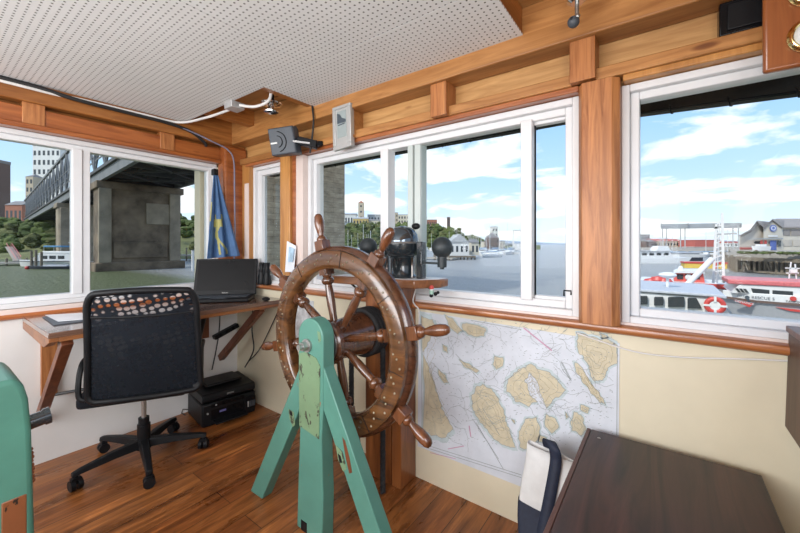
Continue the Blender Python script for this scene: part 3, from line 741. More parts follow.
for rr_ in (.035,.062):
    gr.tube([GM @ V((-.03+rr_*math.cos(R(a)), rr_*1.05*math.sin(R(a)), .001)) for a in range(-80,81,10)], .003, 6)
gr.build('grille_ridge', M_black, spk)
MB().box((-.075,-.012,.0), (-.030,-.002,.0025), M=GM).build('brand_plate', M_silver, spk)
MB().bar((-1.96,1.52,1.985), (-1.86,1.60,1.955), .06, .05).bar((-1.87,1.60,1.965), (-1.85,1.635,1.97), .05, .03).build('bracket', M_black, spk, bevel=.004)
MB().bar((-1.95,1.475,1.97), (-1.86,1.54,1.955), .008, .012).build('bracket_clamp', M_chrome, spk)
cable('speaker_cable', [onY(310,153,1.56),onY(312.5,135,1.565),onY(313.5,120,1.565),onY(312,104,1.57)], .006, M_cableb, 'black cable with white tag rising from the loudspeaker to the ceiling')

ws = thing('weather_display', 'silver framed grey weather display panel standing on the trim over the big window', 'display', (-1.575,1.59,1.962))
a = [onY(333,151.5,1.592), onY(351,145.5,1.592), onY(350,102,1.56), onY(332,108,1.56)]
def quadmap(q, u, v): return q[0]*(1-u)*(1-v)+q[1]*u*(1-v)+q[2]*u*v+q[3]*(1-u)*v
nrm = V((0,1,.2)).normalized()
fr_ = MB()
for (u0,v0,u1,v1) in ((0,0,1,.10),(0,.93,1,1),(0,.10,.16,.93),(.80,.10,1,.93)):
    fr_.prism([quadmap(a,u0,v0),quadmap(a,u1,v0),quadmap(a,u1,v1),quadmap(a,u0,v1)], (0,.022,0))
fr_.build('frame', M_silver, ws, bevel=.003)
MB().prism([quadmap(a,.15,.09)+V((0,.006,0)),quadmap(a,.81,.09)+V((0,.006,0)),quadmap(a,.81,.94)+V((0,.006,0)),quadmap(a,.15,.94)+V((0,.006,0))], (0,.012,0)).build('panel', M_silver, ws)
lc = MB().prism([quadmap(a,.24,.27)+V((0,.0045,0)),quadmap(a,.74,.27)+V((0,.0045,0)),quadmap(a,.74,.88)+V((0,.0045,0)),quadmap(a,.24,.88)+V((0,.0045,0))], (0,.004,0)).build('display', M_lcd, ws)
MB().prism([quadmap(a,u,v)+V((0,.003,0)) for u, v in ((.26,.60),(.72,.60),(.72,.66),(.5,.72),(.42,.80),(.26,.84))], (0,.002,0)).prism([quadmap(a,u,v)+V((0,.003,0)) for u, v in ((.3,.55),(.66,.56),(.66,.585),(.3,.575))], (0,.002,0)).build('display_print', M_lcdd, lc)
MB().prism([quadmap(a,u,v)+V((0,.020,0)) for u, v in ((.05,.03),(.95,.03),(.95,.97),(.05,.97))], (0,.02,0)).build('back', M_silver, ws)

fx = thing('ceiling_fitting', 'chrome double disc fitting hanging from the ceiling notch by the corner', 'light fitting', (-2.03,1.40,2.17))
p = V((-2.05,1.385,0))
MB().cyl((p.x,p.y,2.18), (p.x,p.y,ZD), .016, n=14).build('stem', M_black, fx)
MB().lathe([(.0,0),(.03,.003),(.064,.013),(.068,.020),(.03,.028),(.0,.03)], Matrix.Translation((p.x,p.y,2.188)), 30).build('disc', M_chrome, fx)
MB().lathe([(.0,0),(.028,.003),(.046,.012),(.048,.018),(.02,.026),(.02,.06),(0,.06)], Matrix.Translation((p.x+.004,p.y-.005,2.135)), 30).build('lower_disc', M_chrome, fx)
f2 = thing('ceiling_knob_fitting', 'chrome swivel fitting with a black ball hanging from the right ceiling beam', 'light fitting', (-.262,1.45,2.08))
q = onY(577,0,1.45); qb = onY(573.5,22,1.45)
MB().lathe([(.0,0),(.022,.0),(.034,.01),(.034,.025),(.012,.03),(.012,.3),(0,.3)], Matrix.Translation((q.x,q.y,q.z-.012)), 24).build('cup', M_chrome, f2)
MB().cyl((q.x,q.y,q.z), (qb.x+.012,qb.y,qb.z+.012), .0075, n=12).ball((qb.x+.014,qb.y-.004,qb.z+.014), .010, 10).build('arm', M_steel, f2)
MB().ball((qb.x,qb.y,qb.z), .021, 18).build('ball', M_greyp, f2)
MB().ball((qb.x-.003,qb.y-.017,qb.z+.004), .006, 8).build('red_light', M_black, f2)

jb = MB().box((-2.285,1.195,2.168), (-2.195,1.285,2.2098)).build('junction_box', M_boxg, free=True, bevel=.004)
tag(jb, 'galvanised junction box at the edge of the ceiling notch', 'junction box')
cable('white_cable', [(-2.888,-.6,2.186),(-2.888,.20,2.182),(-2.888,.50,2.180),(-2.884,.62,2.186),(-2.884,.95,2.190),(-2.87,1.17,2.193),(-2.62,1.235,2.193),(-2.40,1.26,2.197),(-2.28,1.25,2.19)], .0085, M_cablew, 'white cable clipped along the left beam to the junction box')
cable('white_cable', [(-2.195,1.25,2.19),(-2.10,1.30,2.175),(-2.0,1.33,2.20),(-1.93,1.30,2.25),(-1.90,1.27,2.31)], .009, M_cablew, 'white cable looping from the junction box into the ceiling notch')
cable('black_cable', [(-2.886,-.6,2.20),(-2.886,.10,2.200),(-2.886,.42,2.196),(-2.882,.60,2.178),(-2.882,.90,2.174),(-2.886,1.10,2.172),(-2.89,1.26,2.15),(-2.90,1.36,2.095),(-2.91,1.38,2.07)], .012, M_cableb, 'thick black cable sagging along the top of the left beam')
cable('violet_cable', [(-2.885,1.10,2.175),(-2.88,1.25,2.15),(-2.86,1.42,2.10),(-2.845,1.52,2.06),(-2.838,1.565,1.98),(-2.835,1.57,1.75),(-2.84,1.575,1.55),(-2.835,1.575,1.40),(-2.84,1.57,1.18)], .006, M_cablev, 'thin grey violet cable running down the corner post')
cable('small_wire', [onY(416,289,1.63),onY(413,300,1.63),onY(415,305,1.634),onY(419,311,1.634),onY(418.5,330,1.66)], .0035, M_cablew, 'thin white wire looping from the shelf to the sill end')
cable('wall_wire', [onY(577,333,1.655),onY(600,341,1.665),onY(630,350.5,1.665),(onY(660,355.5,1.665)),onY(700,358,1.665),onY(745,359,1.665),onY(790,361,1.665)], .003, M_cablew, 'thin white wire sagging below the right window sill')
vt = thing('vent_box', 'black box tucked in the framing above the right window', 'box', (.26,1.67,2.008))
MB().box((.150,1.640,2.008), (.385,1.70,2.122)).build('case', M_blackg, vt, bevel=.004)
MB().box((.170,1.634,2.022), (.370,1.641,2.108)).build('cover', M_black, vt, bevel=.003)

# board with two brass instruments
ib = thing('instrument_board', 'mahogany board with two round brass instruments hung in the top right corner', 'board', (.31,1.50,1.81))
bd = MB().box((.236,1.50,1.808), (.392,1.525,2.205)).build('board', M_clockb, ib, bevel=.008)
MB().box((.27,1.524,2.13), (.36,1.581,2.19)).build('hanger_block', M_clockb, ib)
for zc, xx in ((1.888,.332),(2.018,.332)):
    T = frame_matrix((xx,1.50,zc), (1,0,0), (0,0,1))
    bz = MB().lathe([(.022,.0),(.047,.0),(.050,.004),(.050,.008),(.045,.012),(.043,.018),(.041,.019),(.038,.018),(.037,.012)], T, 40).build('bezel', M_brass, ib)
    MB().lathe([(.0,.010),(.038,.010),(.038,.016),(.030,.026),(.018,.031),(0,.033)], T, 32).build('dial', M_dial, bz)
    for q in range(3):
        a = R(210+q*120); MB().ball(T @ V((.043*math.cos(a), .043*math.sin(a), .014)), .003, 8).build('screw', M_steel, bz)

# ================================================================== NAUTICAL CHART
def cp(x, y, d):                        # a point of the chart in the plane of the wall
    return onY(410+x/2.96, 300+y/2.96, YF-d)
chart = thing('nautical_chart', 'large paper nautical chart of tan islands pinned under the window sill', 'chart', (-.62,YF-.004,.19))
PT, LD, LN = plain('chart_paper', (.63,.66,.715), .55, var=.09, scale=9), plain('chart_land', (.585,.52,.375), .6, var=.13, scale=24), plain('chart_grey_line', (.27,.30,.30), .6)
MG, SHL = plain('chart_magenta', (.55,.30,.42), .6), plain('chart_shoal', (.50,.58,.60), .6, var=.1, scale=20)
zz = lambda x, z, d: V((x, YF-d, z))
pp_ = MB().prism([zz(-1.108,.175,.001), zz(-.15,.18,.001), zz(-.145,.905,.001), zz(-1.10,.928,.001)], (0,-.002,0)).build('paper', PT, chart)
isl = [
 [(33,48),(68,58),(78,84),(62,108),(50,138),(38,160),(58,215),(76,270),(92,320),(112,352),(128,382),(104,408),(62,402),(38,388)],
 [(215,248),(240,262),(262,290),(274,318),(282,358),(302,408),(312,436),(284,432),(242,402),(206,362),(186,326),(182,282),(196,256)],
 [(290,238),(322,204),(352,190),(402,210),(440,244),(462,266),(428,290),(404,322),(388,280),(372,236),(352,214),(338,238),(352,270),(378,300),(352,316),(312,302),(286,272)],
 [(345,350),(374,345),(386,380),(372,420),(350,442),(326,436),(320,410),(330,374)],
 [(402,338),(430,350),(441,374),(420,396),(400,374)],
 [(486,330),(506,340),(521,380),(506,402),(480,386),(474,360)],
 [(487,185),(506,196),(528,232),(560,272),(579,312),(560,302),(534,276),(508,240),(490,212)],
 [(496,100),(540,108),(590,119),(613,134),(613,188),(586,200),(570,238),(545,240),(532,212),(520,182),(501,160),(496,130)],
 [(155,70),(200,75),(226,90),(220,106),(182,104),(160,90)], [(104,46),(126,54),(156,90),(141,100),(116,80)],
 [(250,165),(276,170),(275,195),(256,206),(245,190)], [(145,175),(175,188),(206,210),(196,216),(160,197)],
 [(84,204),(106,224),(116,246),(100,246),(86,226)], [(505,310),(531,320),(526,336),(506,326)],
 [(300,352),(310,356),(308,368)],
 [(95,130),(110,140),(112,158),(100,150)], [(560,95),(585,108),(570,112)], [(385,400),(405,408),(398,425),(380,418)], [(460,330),(470,345),(462,352)],
]
lm, sm_, lm2, lm3 = MB(), MB(), MB(), MB()
rnd = random.Random(3)
from mathutils.geometry import tessellate_polygon
def rough_poly(g, amp):
    for lv in range(3):
        o_ = []
        for i in range(len(g)):
            p, q = g[i], g[(i+1) % len(g)]; L = math.hypot(q[0]-p[0], q[1]-p[1])
            o_.append(p)
            Lm = min(L, 26)
            if L > 3: o_.append((max(31,(p[0]+q[0])/2+rnd.uniform(-amp,amp)*Lm), (p[1]+q[1])/2+rnd.uniform(-amp,amp)*Lm))
        g = o_
    return g
def flat(mb, pts, d):
    vs = [cp(x,y,d) for x, y in pts]
    tr = tessellate_polygon([[V((x,y,0)) for x, y in pts]])
    mb.add(vs, [list(t_) for t_ in tr])
def outline(mb, pts, d, w):
    for i in range(len(pts)): mb.bar(cp(*pts[i],d), cp(*pts[(i+1)%len(pts)],d), w, .0003, up=(0,1,0))
for g in isl:
    pts = rough_poly(g, .17 if len(g) > 5 else .10)
    cx_ = sum(p[0] for p in pts)/len(pts); cy_ = sum(p[1] for p in pts)/len(pts)
    def off(k_): return [(max(28,min(615,cx_+(p[0]-cx_)*k_)), cy_+(p[1]-cy_)*k_) for p in pts]
    flat(sm_, [(max(28,min(615,p[0]+(p[0]-cx_)*.07+(3 if p[0]>cx_ else -3))), p[1]+(p[1]-cy_)*.07+(3 if p[1]>cy_ else -3)) for p in pts], .0032)
    flat(lm, pts, .0036); outline(lm2, pts, .004, .0018)
    big = len(g) > 8
    for k_ in ((.75,.5,.28) if big else (.55,)):
        sub = rough_poly(off(k_)[::4], .12) if big else off(k_)[::3]
        if len(sub) > 3: outline(lm3, sub, .0041, .0011)
sm_.build('shoals', SHL, pp_); lm.build('islands', LD, pp_)
for a, b in (((35,425),(330,518)),((35,433),(330,526)),((195,362),(276,500)),((185,352),(262,470)),((446,182),(474,236)),((449,182),(477,236)),((450,205),(478,240)),((180,60),(330,88)),((614,135),(612,400)),((33,45),(36,430)),((275,245),(330,205)),((135,160),(200,230)),((215,320),(265,400))):
    lm2.bar(cp(*a,.004), cp(*b,.004), .0022, .0004, up=(0,1,0))
for _ in range(900):
    x, y = rnd.uniform(45,600), rnd.uniform(60,430); L = rnd.uniform(1.5,6); a = rnd.uniform(-.6,.9)
    if y > 430+ (x-60)*.3: continue
    lm2.bar(cp(x,y,.0042), cp(x+L*math.cos(a),y+L*math.sin(a),.0042), rnd.uniform(.001,.0022), .0003, up=(0,1,0))
for _ in range(110):                                          # wavering depth contours
    x, y = rnd.uniform(60,560), rnd.uniform(70,400); a = rnd.uniform(-.5,1.2); pv = (x,y)
    for k_ in range(9):
        a += rnd.uniform(-.5,.5); nx_ = (pv[0]+8*math.cos(a), pv[1]+8*math.sin(a))
        if not 40 < nx_[0] < 605: break
        lm2.bar(cp(*pv,.0042), cp(*nx_,.0042), .0011, .0003, up=(0,1,0)); pv = nx_
lm2.build('shore_lines', LN, pp_); lm3.build('contour_lines', plain('chart_brown_line', (.36,.29,.17), .6), pp_)
mg = MB()
for a, b, w in (((336,82),(420,150),.006),((112,441),(160,432),.004),((175,372),(180,405),.006),((60,452),(135,470),.003)): mg.bar(cp(*a,.0042), cp(*b,.0042), w, .0004, up=(0,1,0))
mg.build('magenta_marks', MG, pp_)
for q in ((418.5,313),(614,344),(577,333)):
    MB().ball(onY(*q,YF-.005), .004, 8).build('pin', M_steel, chart)

# ================================================================== TABLE, BAG, PANEL
tb = thing('wooden_table', 'dark stained wooden table with grainy top in the lower right corner', 'table', (.0,1.1,0))
MB().box((-.238,.45,.535), (.250,1.615,.560)).build('tabletop', M_table, tb, bevel=.003)
MB().box((-.252,.45,.530), (-.2385,1.615,.5605)).build('edge_strip', M_tedge, tb, bevel=.002)
MB().box((-.22,.50,.0), (.235,1.60,.534)).build('chest_body', M_tedge, tb, bevel=.004)
MB().ball(onZ(599,438,.561), .004, 8, sc=(1.6,1,.5)).build('screw', M_steel, tb)
tg = thing('tote_bag', 'white canvas tote bag with navy strap standing between chart and table', 'bag', (-.37,1.46,0))
def bagpt(u, v):                                            # u 0..1 round the bag, v up
    a = 2*math.pi*u; cx_, cy_ = math.cos(a), math.sin(a)
    sx_ = math.copysign(abs(cx_)**.45, cx_); sy_ = math.copysign(abs(cy_)**.45, cy_)
    w_ = .098+.010*v; d_ = .085-.070*v**1.5
    return V((-.362+.0*v + sx_*w_ + .012*math.sin(6*v+3*u), 1.47 + .045*v + sy_*d_ + .007*math.sin(9*v+13*u), .002+.468*v - .012*sx_*v))
def bagband(v0, v1, off, mat, name, par):
    vs, fs = [], []; NU, NV = 48, 14
    for j in range(NV+1):
        for i in range(NU): 
            p = bagpt(i/NU, v0+(v1-v0)*j/NV); c_ = V((-.362,1.47+.045*(v0+(v1-v0)*j/NV),p.z)); vs.append(p+(p-c_)*off)
    for j in range(NV):
        for i in range(NU): fs.append((j*NU+i, j*NU+(i+1)%NU, (j+1)*NU+(i+1)%NU, (j+1)*NU+i))
    if v0 == 0: fs.append(list(range(NU))[::-1])
    return MB().add(vs, fs).build(name, mat, par, ang=60)
bg = bagband(0, 1, 0, M_canvas, 'bag_body', tg)
so = bg.modifiers.new('t', 'SOLIDIFY'); so.thickness = .004
bagband(.01, .56, .03, M_navy, 'navy_bottom', tg)
fy = lambda z: 1.47+.045*z/.47 - (.085-.070*(z/.47)**1.5) - .012
st = MB(); sp_ = [(-.385,fy(.10)-.008,.10),(-.372,fy(.2)-.006,.20),(-.358,fy(.3)-.004,.30),(-.345,fy(.40)-.004,.40),(-.340,fy(.46)-.004,.462),(-.345,1.478,.505),(-.365,1.50,.520),(-.380,1.52,.505),(-.375,1.535,.46)]
sl = spline(sp_, 5)
for i in range(len(sl)-1): pass
vs, fs = [], []
for i, p in enumerate(sl):
    for s in (-1,1): vs.append(p+V((s*.021, 0, 0)))
for i in range(len(sl)-1): fs.append((2*i,2*i+1,2*i+3,2*i+2))
so = st.add(vs, fs).build('strap', M_navy, tg, ang=180).modifiers.new('t', 'SOLIDIFY'); so.thickness = .004; so.offset = 0

bp_ = thing('bench_panel', 'dark brown wooden panel at the right edge below the sill', 'panel', (.36,1.1,.70))
MB().prism([(.312,1.672,.712),(.318,1.66,1.02),(.330,.55,1.02),(.312,.55,.712)], (.207,0,0)).build('panel', M_panel, bp_, bevel=.003)
MB().box((.312,.55,1.02), (.519,1.66,1.04)).build('panel_cap', M_brace, bp_, bevel=.003)

# ================================================================== GREEN POST AT THE LEFT EDGE
gp = thing('green_bollard', 'rounded green painted post with black knob and worn orange inset at the left edge', 'post', (-1.80,.08,0))
gy = [(.246,0),(.240,.36),(.233,.70),(.226,.80),(.216,.845),(.198,.874),(.0,.868),(-.07,.85),(-.10,.80),(-.11,0)]
MB().prism([V((-1.650,y,z)) for y, z in gy], (-.31,0,0)).build('body', M_green, gp, bevel=.016, seg=4, ang=50)
MB().box((-1.662,.165,.18), (-1.6485,.222,.50)).build('inset_board', M_orange, gp, bevel=.004)
MB().cyl((-1.70,.225,.706), (-1.70,.268,.712), .024, n=20).cyl((-1.70,.268,.712), (-1.70,.284,.714), .028, n=20).build('knob', M_gun, gp)
rg = MB()
for i in range(9): rg.ball((-1.668,.2335+.0004*i,.63-.013*i), .006+.002*(i%3)/2, 6)
rg.build('rough_edge', M_brace, gp)
# ================================================================== OUTSIDE
ZWA = -3.5
def T_(py): return (HC-ZWA)*F/(py-CY)                     # distance at which a pixel row meets the water
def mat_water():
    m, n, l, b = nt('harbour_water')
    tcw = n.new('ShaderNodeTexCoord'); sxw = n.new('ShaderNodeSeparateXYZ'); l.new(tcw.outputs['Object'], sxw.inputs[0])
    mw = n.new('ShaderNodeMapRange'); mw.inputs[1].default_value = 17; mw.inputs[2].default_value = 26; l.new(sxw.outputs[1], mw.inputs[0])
    r = ramp(n, [(.0, (.125,.15,.062)), (.5, (.13,.15,.075)), (1, (.34,.345,.35))]); l.new(mw.outputs[0], r.inputs[0]); l.new(r.outputs[0], b.inputs['Base Color'])  # green channel to grey open water; bridge shade and pier reflection coloured in too
    b.inputs['Roughness'].default_value = .3; b.inputs['IOR'].default_value = 1.33
    w1 = noise(n, l, coord(n, l, (.7,1.7,1)), 1.0, 7, .66, .6)
    k = n.new('ShaderNodeBump'); k.inputs['Strength'].default_value = 1; k.inputs['Distance'].default_value = .8
    l.new(w1.outputs['Fac'], k.inputs['Height']); l.new(k.outputs[0], b.inputs['Normal'])
    return m
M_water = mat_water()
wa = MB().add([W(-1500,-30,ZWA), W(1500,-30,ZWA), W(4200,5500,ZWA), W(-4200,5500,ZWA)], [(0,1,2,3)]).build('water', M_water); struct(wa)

M_conc = plain('bridge_concrete', (.27,.225,.165), .85, var=.32, scale=.35, bmp=.3)
M_conc2 = plain('dark_bridge_concrete', (.15,.113,.077), .85, var=.7, scale=.28, bmp=.4)
M_girder = plain('bridge_steel', (.06,.06,.062), .6, var=.3, scale=.5)
M_truss = plain('grey_truss_steel', (.15,.155,.16), .6, var=.2, scale=.5)
def mat_blocks():
    m, n, l, b = nt('coursed_concrete')
    br = n.new('ShaderNodeTexBrick'); l.new(coord(n, l, (1,1,1)).outputs[0], br.inputs['Vector'])
    sx = n.new('ShaderNodeSeparateXYZ'); l.new(coord(n, l, (1,1,1)).outputs[0], sx.inputs[0])
    cb = n.new('ShaderNodeCombineXYZ'); dp = n.new('ShaderNodeVectorMath'); dp.operation = 'DOT_PRODUCT'; dp.inputs[1].default_value = (.62,1,0); l.new(coord(n, l, (1,1,1)).outputs[0], dp.inputs[0]); l.new(dp.outputs['Value'], cb.inputs[0]); l.new(sx.outputs[2], cb.inputs[1]); l.new(cb.outputs[0], br.inputs['Vector'])
    br.inputs['Scale'].default_value = 1; br.inputs['Brick Width'].default_value = 3; br.inputs['Row Height'].default_value = .55; br.inputs['Mortar Size'].default_value = .02
    br.inputs['Color1'].default_value = (.50,.40,.28,1); br.inputs['Color2'].default_value = (.40,.32,.225,1); br.inputs['Mortar'].default_value = (.24,.19,.13,1)
    t = noise(n, l, coord(n, l, (1,1,2)), .7, 8, .7)
    r = ramp(n, [(.3, (.5,.48,.45)), (.55, (1,1,1)), (.72, (1.35,1.35,1.3))]); l.new(t.outputs['Fac'], r.inputs[0])
    mx = n.new('ShaderNodeMix'); mx.data_type = 'RGBA'; mx.blend_type = 'MULTIPLY'; mx.inputs[0].default_value = .9
    l.new(br.outputs['Color'], mx.inputs[6]); l.new(r.outputs[0], mx.inputs[7]); l.new(mx.outputs[2], b.inputs['Base Color'])
    b.inputs['Roughness'].default_value = .9
    return m
M_block = mat_blocks()

# ---- lift bridge: centre line through B along bd, n across
bdl, bdt = -.754, .657; bnl, bnt_ = .657, .754
def BR(s, n_, z): return W(-50+bdl*s+bnl*n_, 69+bdt*s+bnt_*n_, z)
ZB = 12.4
bridge = thing('steel_bridge', 'old grey steel truss bridge running overhead on concrete piers at the left', 'bridge', tuple(BR(0,0,ZB)))
def bbox_(mb, s0, s1, n0, n1, z0, z1):
    p = [BR(s0,n0,z0),BR(s1,n0,z0),BR(s1,n1,z0),BR(s0,n1,z0)]
    return mb.prism(p, (0,0,z1-z0))
bbox_(MB(), -62, 190, -6.6, 6.6, ZB+1.6, ZB+2.1).build('deck', M_girder, bridge)
for n_ in (-5.9,5.9): bbox_(MB(), -62, 190, n_-.3, n_+.3, ZB, ZB+1.7).build('edge_girder', M_truss, bridge)
for n_ in (-3.2,-1.1,1.1,3.2): bbox_(MB(), -62, 190, n_-.15, n_+.15, ZB+.7, ZB+1.6).build('stringer', M_girder, bridge)
for i in range(42):
    s = -61+i*6; bbox_(MB(), s-.2, s+.2, -5.9, 5.9, ZB+.15, ZB+1.5).build('floor_beam', M_girder, bridge)
for i in range(20):
    s = -61+i*12
    MB().bar(BR(s,-5.8,ZB+.2), BR(s+12,5.8,ZB+.2), .22, .22).bar(BR(s,5.8,ZB+.2), BR(s+12,-5.8,ZB+.2), .22, .22).build('wind_brace', M_girder, bridge)
HT = 9.5
for n_ in (-6.2,6.2):
    mb = MB()
    mb.bar(BR(-62,n_,ZB+2+HT), BR(190,n_,ZB+2+HT), .55, .6)
    mb.bar(BR(-62,n_,ZB+4), BR(190,n_,ZB+4), .12, .25); mb.bar(BR(-62,n_,ZB+5), BR(190,n_,ZB+5), .12, .2)
    for i in range(27):
        s = -61+i*9
        mb.bar(BR(s,n_,ZB+1.5), BR(s,n_,ZB+2+HT), .4, .4, up=(1,0,0))
        mb.bar(BR(s,n_,ZB+1.8), BR(s+9,n_,ZB+2+HT), .35, .35)
        mb.bar(BR(s+9,n_,ZB+1.8), BR(s,n_,ZB+2+HT), .25, .25)
        mb.bar(BR(s,n_,ZB+2+HT/2), BR(s+9,n_,ZB+2+HT/2), .2, .2)
    mb.build('truss', M_truss, bridge)
def pier(name, s, n0, n1, th, mat, lab, top=ZB):
    r = thing(name, lab, 'bridge pier', tuple(BR(s,(n0+n1)/2,ZWA)))
    mb = MB(); bbox_(mb, s-th/2, s+th/2, n0, n1, ZWA-1, top-.9); mb.build('shaft', mat, r, bevel=.25)
    mb = MB(); bbox_(mb, s-th/2-.4, s+th/2+.4, n0-.4, n1+.4, top-1.3, top-.05); mb.build('cap', mat, r, bevel=.1)
    mb = MB(); bbox_(mb, s-th/2-.6, s+th/2+.6, n0-.6, n1+.6, ZWA-1, ZWA+1.5); mb.build('footing', mat, r, bevel=.15)
    return r
pB = pier('bridge_pier', 0, -6.4, 6.4, 5, M_conc2, 'broad dark stained concrete bridge pier standing in the green water beyond the desk')
for n_ in (-5.6,5.2):
    mb = MB(); bbox_(mb, -3.0, -2.3, n_-.9, n_+.9, ZWA+1.5, ZB-1.3); mb.build('pilaster', M_conc, pB, bevel=.1)
mb = MB(); bbox_(mb, -2.75, -2.4, -4.4, 4.0, ZWA+2.2, ZWA+5.2); mb.build('panel', M_conc2, pB, bevel=.1)
mb = MB(); bbox_(mb, -2.75, -2.4, .5, 4.4, ZWA+8.5, ZWA+12.5); mb.build('panel', M_conc, pB, bevel=.1)  # paler slab standing in for a room window reflected in the glass
pA = pier('bridge_pier', 52, -6.6, 7.0, 6, M_conc, 'pale concrete bridge pier rising behind the moored white yacht')
mb = MB(); bbox_(mb, 48.2, 49, -6.4, -3.6, ZWA, ZB-1.3); mb.build('pilaster', M_conc, pA, bevel=.2)
pC = pier('bridge_pier', -49.0, -4.7, 7.6, 5, M_block, 'near brown coursed concrete bridge pier filling the narrow corner window', top=13.5)

# ---- foliage
def mat_leaf(name, a, b_):
    m, n, l, b = nt(name)
    t = noise(n, l, coord(n, l, (1,1,1)), 1.1, 8, .72)
    r = ramp(n, [(.32, a), (.66, b_)]); l.new(t.outputs['Fac'], r.inputs[0]); l.new(r.outputs[0], b.inputs['Base Color'])
    b.inputs['Roughness'].default_value = .9; b.inputs['Specular IOR Level'].default_value = .15
    return m
LEAF = [mat_leaf('leaf_green', (.045,.065,.022), (.165,.20,.07)), mat_leaf('leaf_olive', (.055,.068,.028), (.19,.195,.085)), mat_leaf('leaf_dark', (.03,.048,.02), (.115,.145,.055))]
M_bark = plain('bark', (.14,.10,.07), .9)
M_bank = plain('grassy_bank', (.16,.17,.07), .95, var=.4, scale=.15)
from mathutils import noise as NZ
def crown(seed, lumps=16):
    bm = bmesh.new(); rn = random.Random(seed)
    for i in range(lumps):
        h = rn.uniform(.25,1.0); rad = (.52 if h < .7 else .34)*rn.uniform(.6,1)
        a = rn.uniform(0,6.28); d = rn.uniform(0,.36)*(1.15-h*.6)
        M = Matrix.Translation((d*math.cos(a), d*math.sin(a), h*.78+.04)) @ Matrix.Diagonal((rad*.62,rad*.62,rad*.5,1))
        bmesh.ops.create_icosphere(bm, subdivisions=2, radius=1, matrix=M)
    for v in bm.verts:
        q = NZ.noise_vector(v.co*5+V((seed,0,0)))*.06 + NZ.noise_vector(v.co*15+V((seed,3,0)))*.06; v.co += q
    me = bpy.data.meshes.new('foliage'); bm.to_mesh(me); bm.free(); return me
TREES = []
def tree_proto(i):
    me = crown(11+i, 14+2*i); me.materials.append(LEAF[i % 3]); return me
CR = [tree_proto(i) for i in range(5)]
TK = MB().cyl((0,0,-.25), (0,0,.5), .04, .02, 8)
ROOTS['x'] = Matrix()
trunk_me = None
def tree(loc, w, h, lab, group, i, nm='tree'):
    global trunk_me
    r = thing(nm, lab, 'tree' if nm == 'tree' else 'shrub', tuple(loc), random.uniform(0,6.28), group)
    o = bpy.data.objects.new('crown', CR[i % 5]); COL.objects.link(o); o.parent = r
    if trunk_me is None:
        t = TK.build('trunk', M_bark, r, world=False); trunk_me = t.data
    else:
        t = bpy.data.objects.new('trunk', trunk_me); COL.objects.link(t); t.parent = r
    r.scale = (w, w, h); return r

def terrain(name, cols, rows, hf, mat, lab=None):
    """cols: list of cx; rows: list of t; hf(cx, t) -> z"""
    vs = [W(c*t, t, hf(c,t)) for t in rows for c in cols]; n = len(cols)
    fs = [(j*n+i, j*n+i+1, (j+1)*n+i+1, (j+1)*n+i) for j in range(len(rows)-1) for i in range(n-1)]
    return struct(MB().add(vs, fs).build(name, mat, ang=180))
def sm(a, b, x): x = max(0, min(1, (x-a)/(b-a))); return x*x*(3-2*x)
# west shore seen through the big front window
def topy(px):
    pts = [(250,226),(320,231),(345,231),(370,228),(400,229),(425,229),(442,232),(458,235),(470,238),(480,241.5),(496,244),(520,245),(560,246.5)]
    for (a, ya), (b, yb_) in zip(pts, pts[1:]):
        if px <= b: return ya+(yb_-ya)*max(0,(px-a))/(b-a)
    return 246
def h1(c, t):
    top = HC+(CY-topy(CX+c*F))/F*520
    return ZWA-.6 + (2.2)*sm(300,330,t) + (top-ZWA-1.6)*sm(345,520,t)
terrain('hillside', [-.45+.03*i for i in range(29)], [300,315,330,360,400,440,480,520,600,760], h1, M_bank)
rt = random.Random(5); n_tree = 0
while n_tree < 185:
    px = rt.uniform(300,482); t = 345+rt.random()*180
    c = (px-CX)/F; z = h1(c,t)
    if px > 470 and t < 400: continue
    s = rt.uniform(.75,1.15)
    tree(W(c*t,t,z-1), 13*s, 11.5*s*(1 if px < 465 else .6), 'green tree in the dense wood on the hillside across the water', 'hillside trees across the water', n_tree); n_tree += 1
# left bank below the bridge
def h2(c, t):
    return ZWA-.6 + 2.0*sm(112,120,t) + (15-5.5*sm(-.62,-.8,c))*sm(122,172,t)
terrain('riverbank', [-2.2+.05*i for i in range(39)], [112,118,124,132,142,155,172,200,300], h2, M_bank)
nb = 0
for (a, b, ta, tb_, num, w) in ((-30,75,128,180,40,9),(186,226,128,170,13,10),(75,190,150,190,12,9)):
    for q in range(num):
        px = rt.uniform(a,b); t = rt.uniform(ta,tb_); c = (px-CX)/F; s = rt.uniform(.6,1.1)
        tree(W(c*t,t,h2(c,t)-.6), w*s, 7*s, 'bushy green tree on the bank under the bridge', 'trees on the left bank', q)

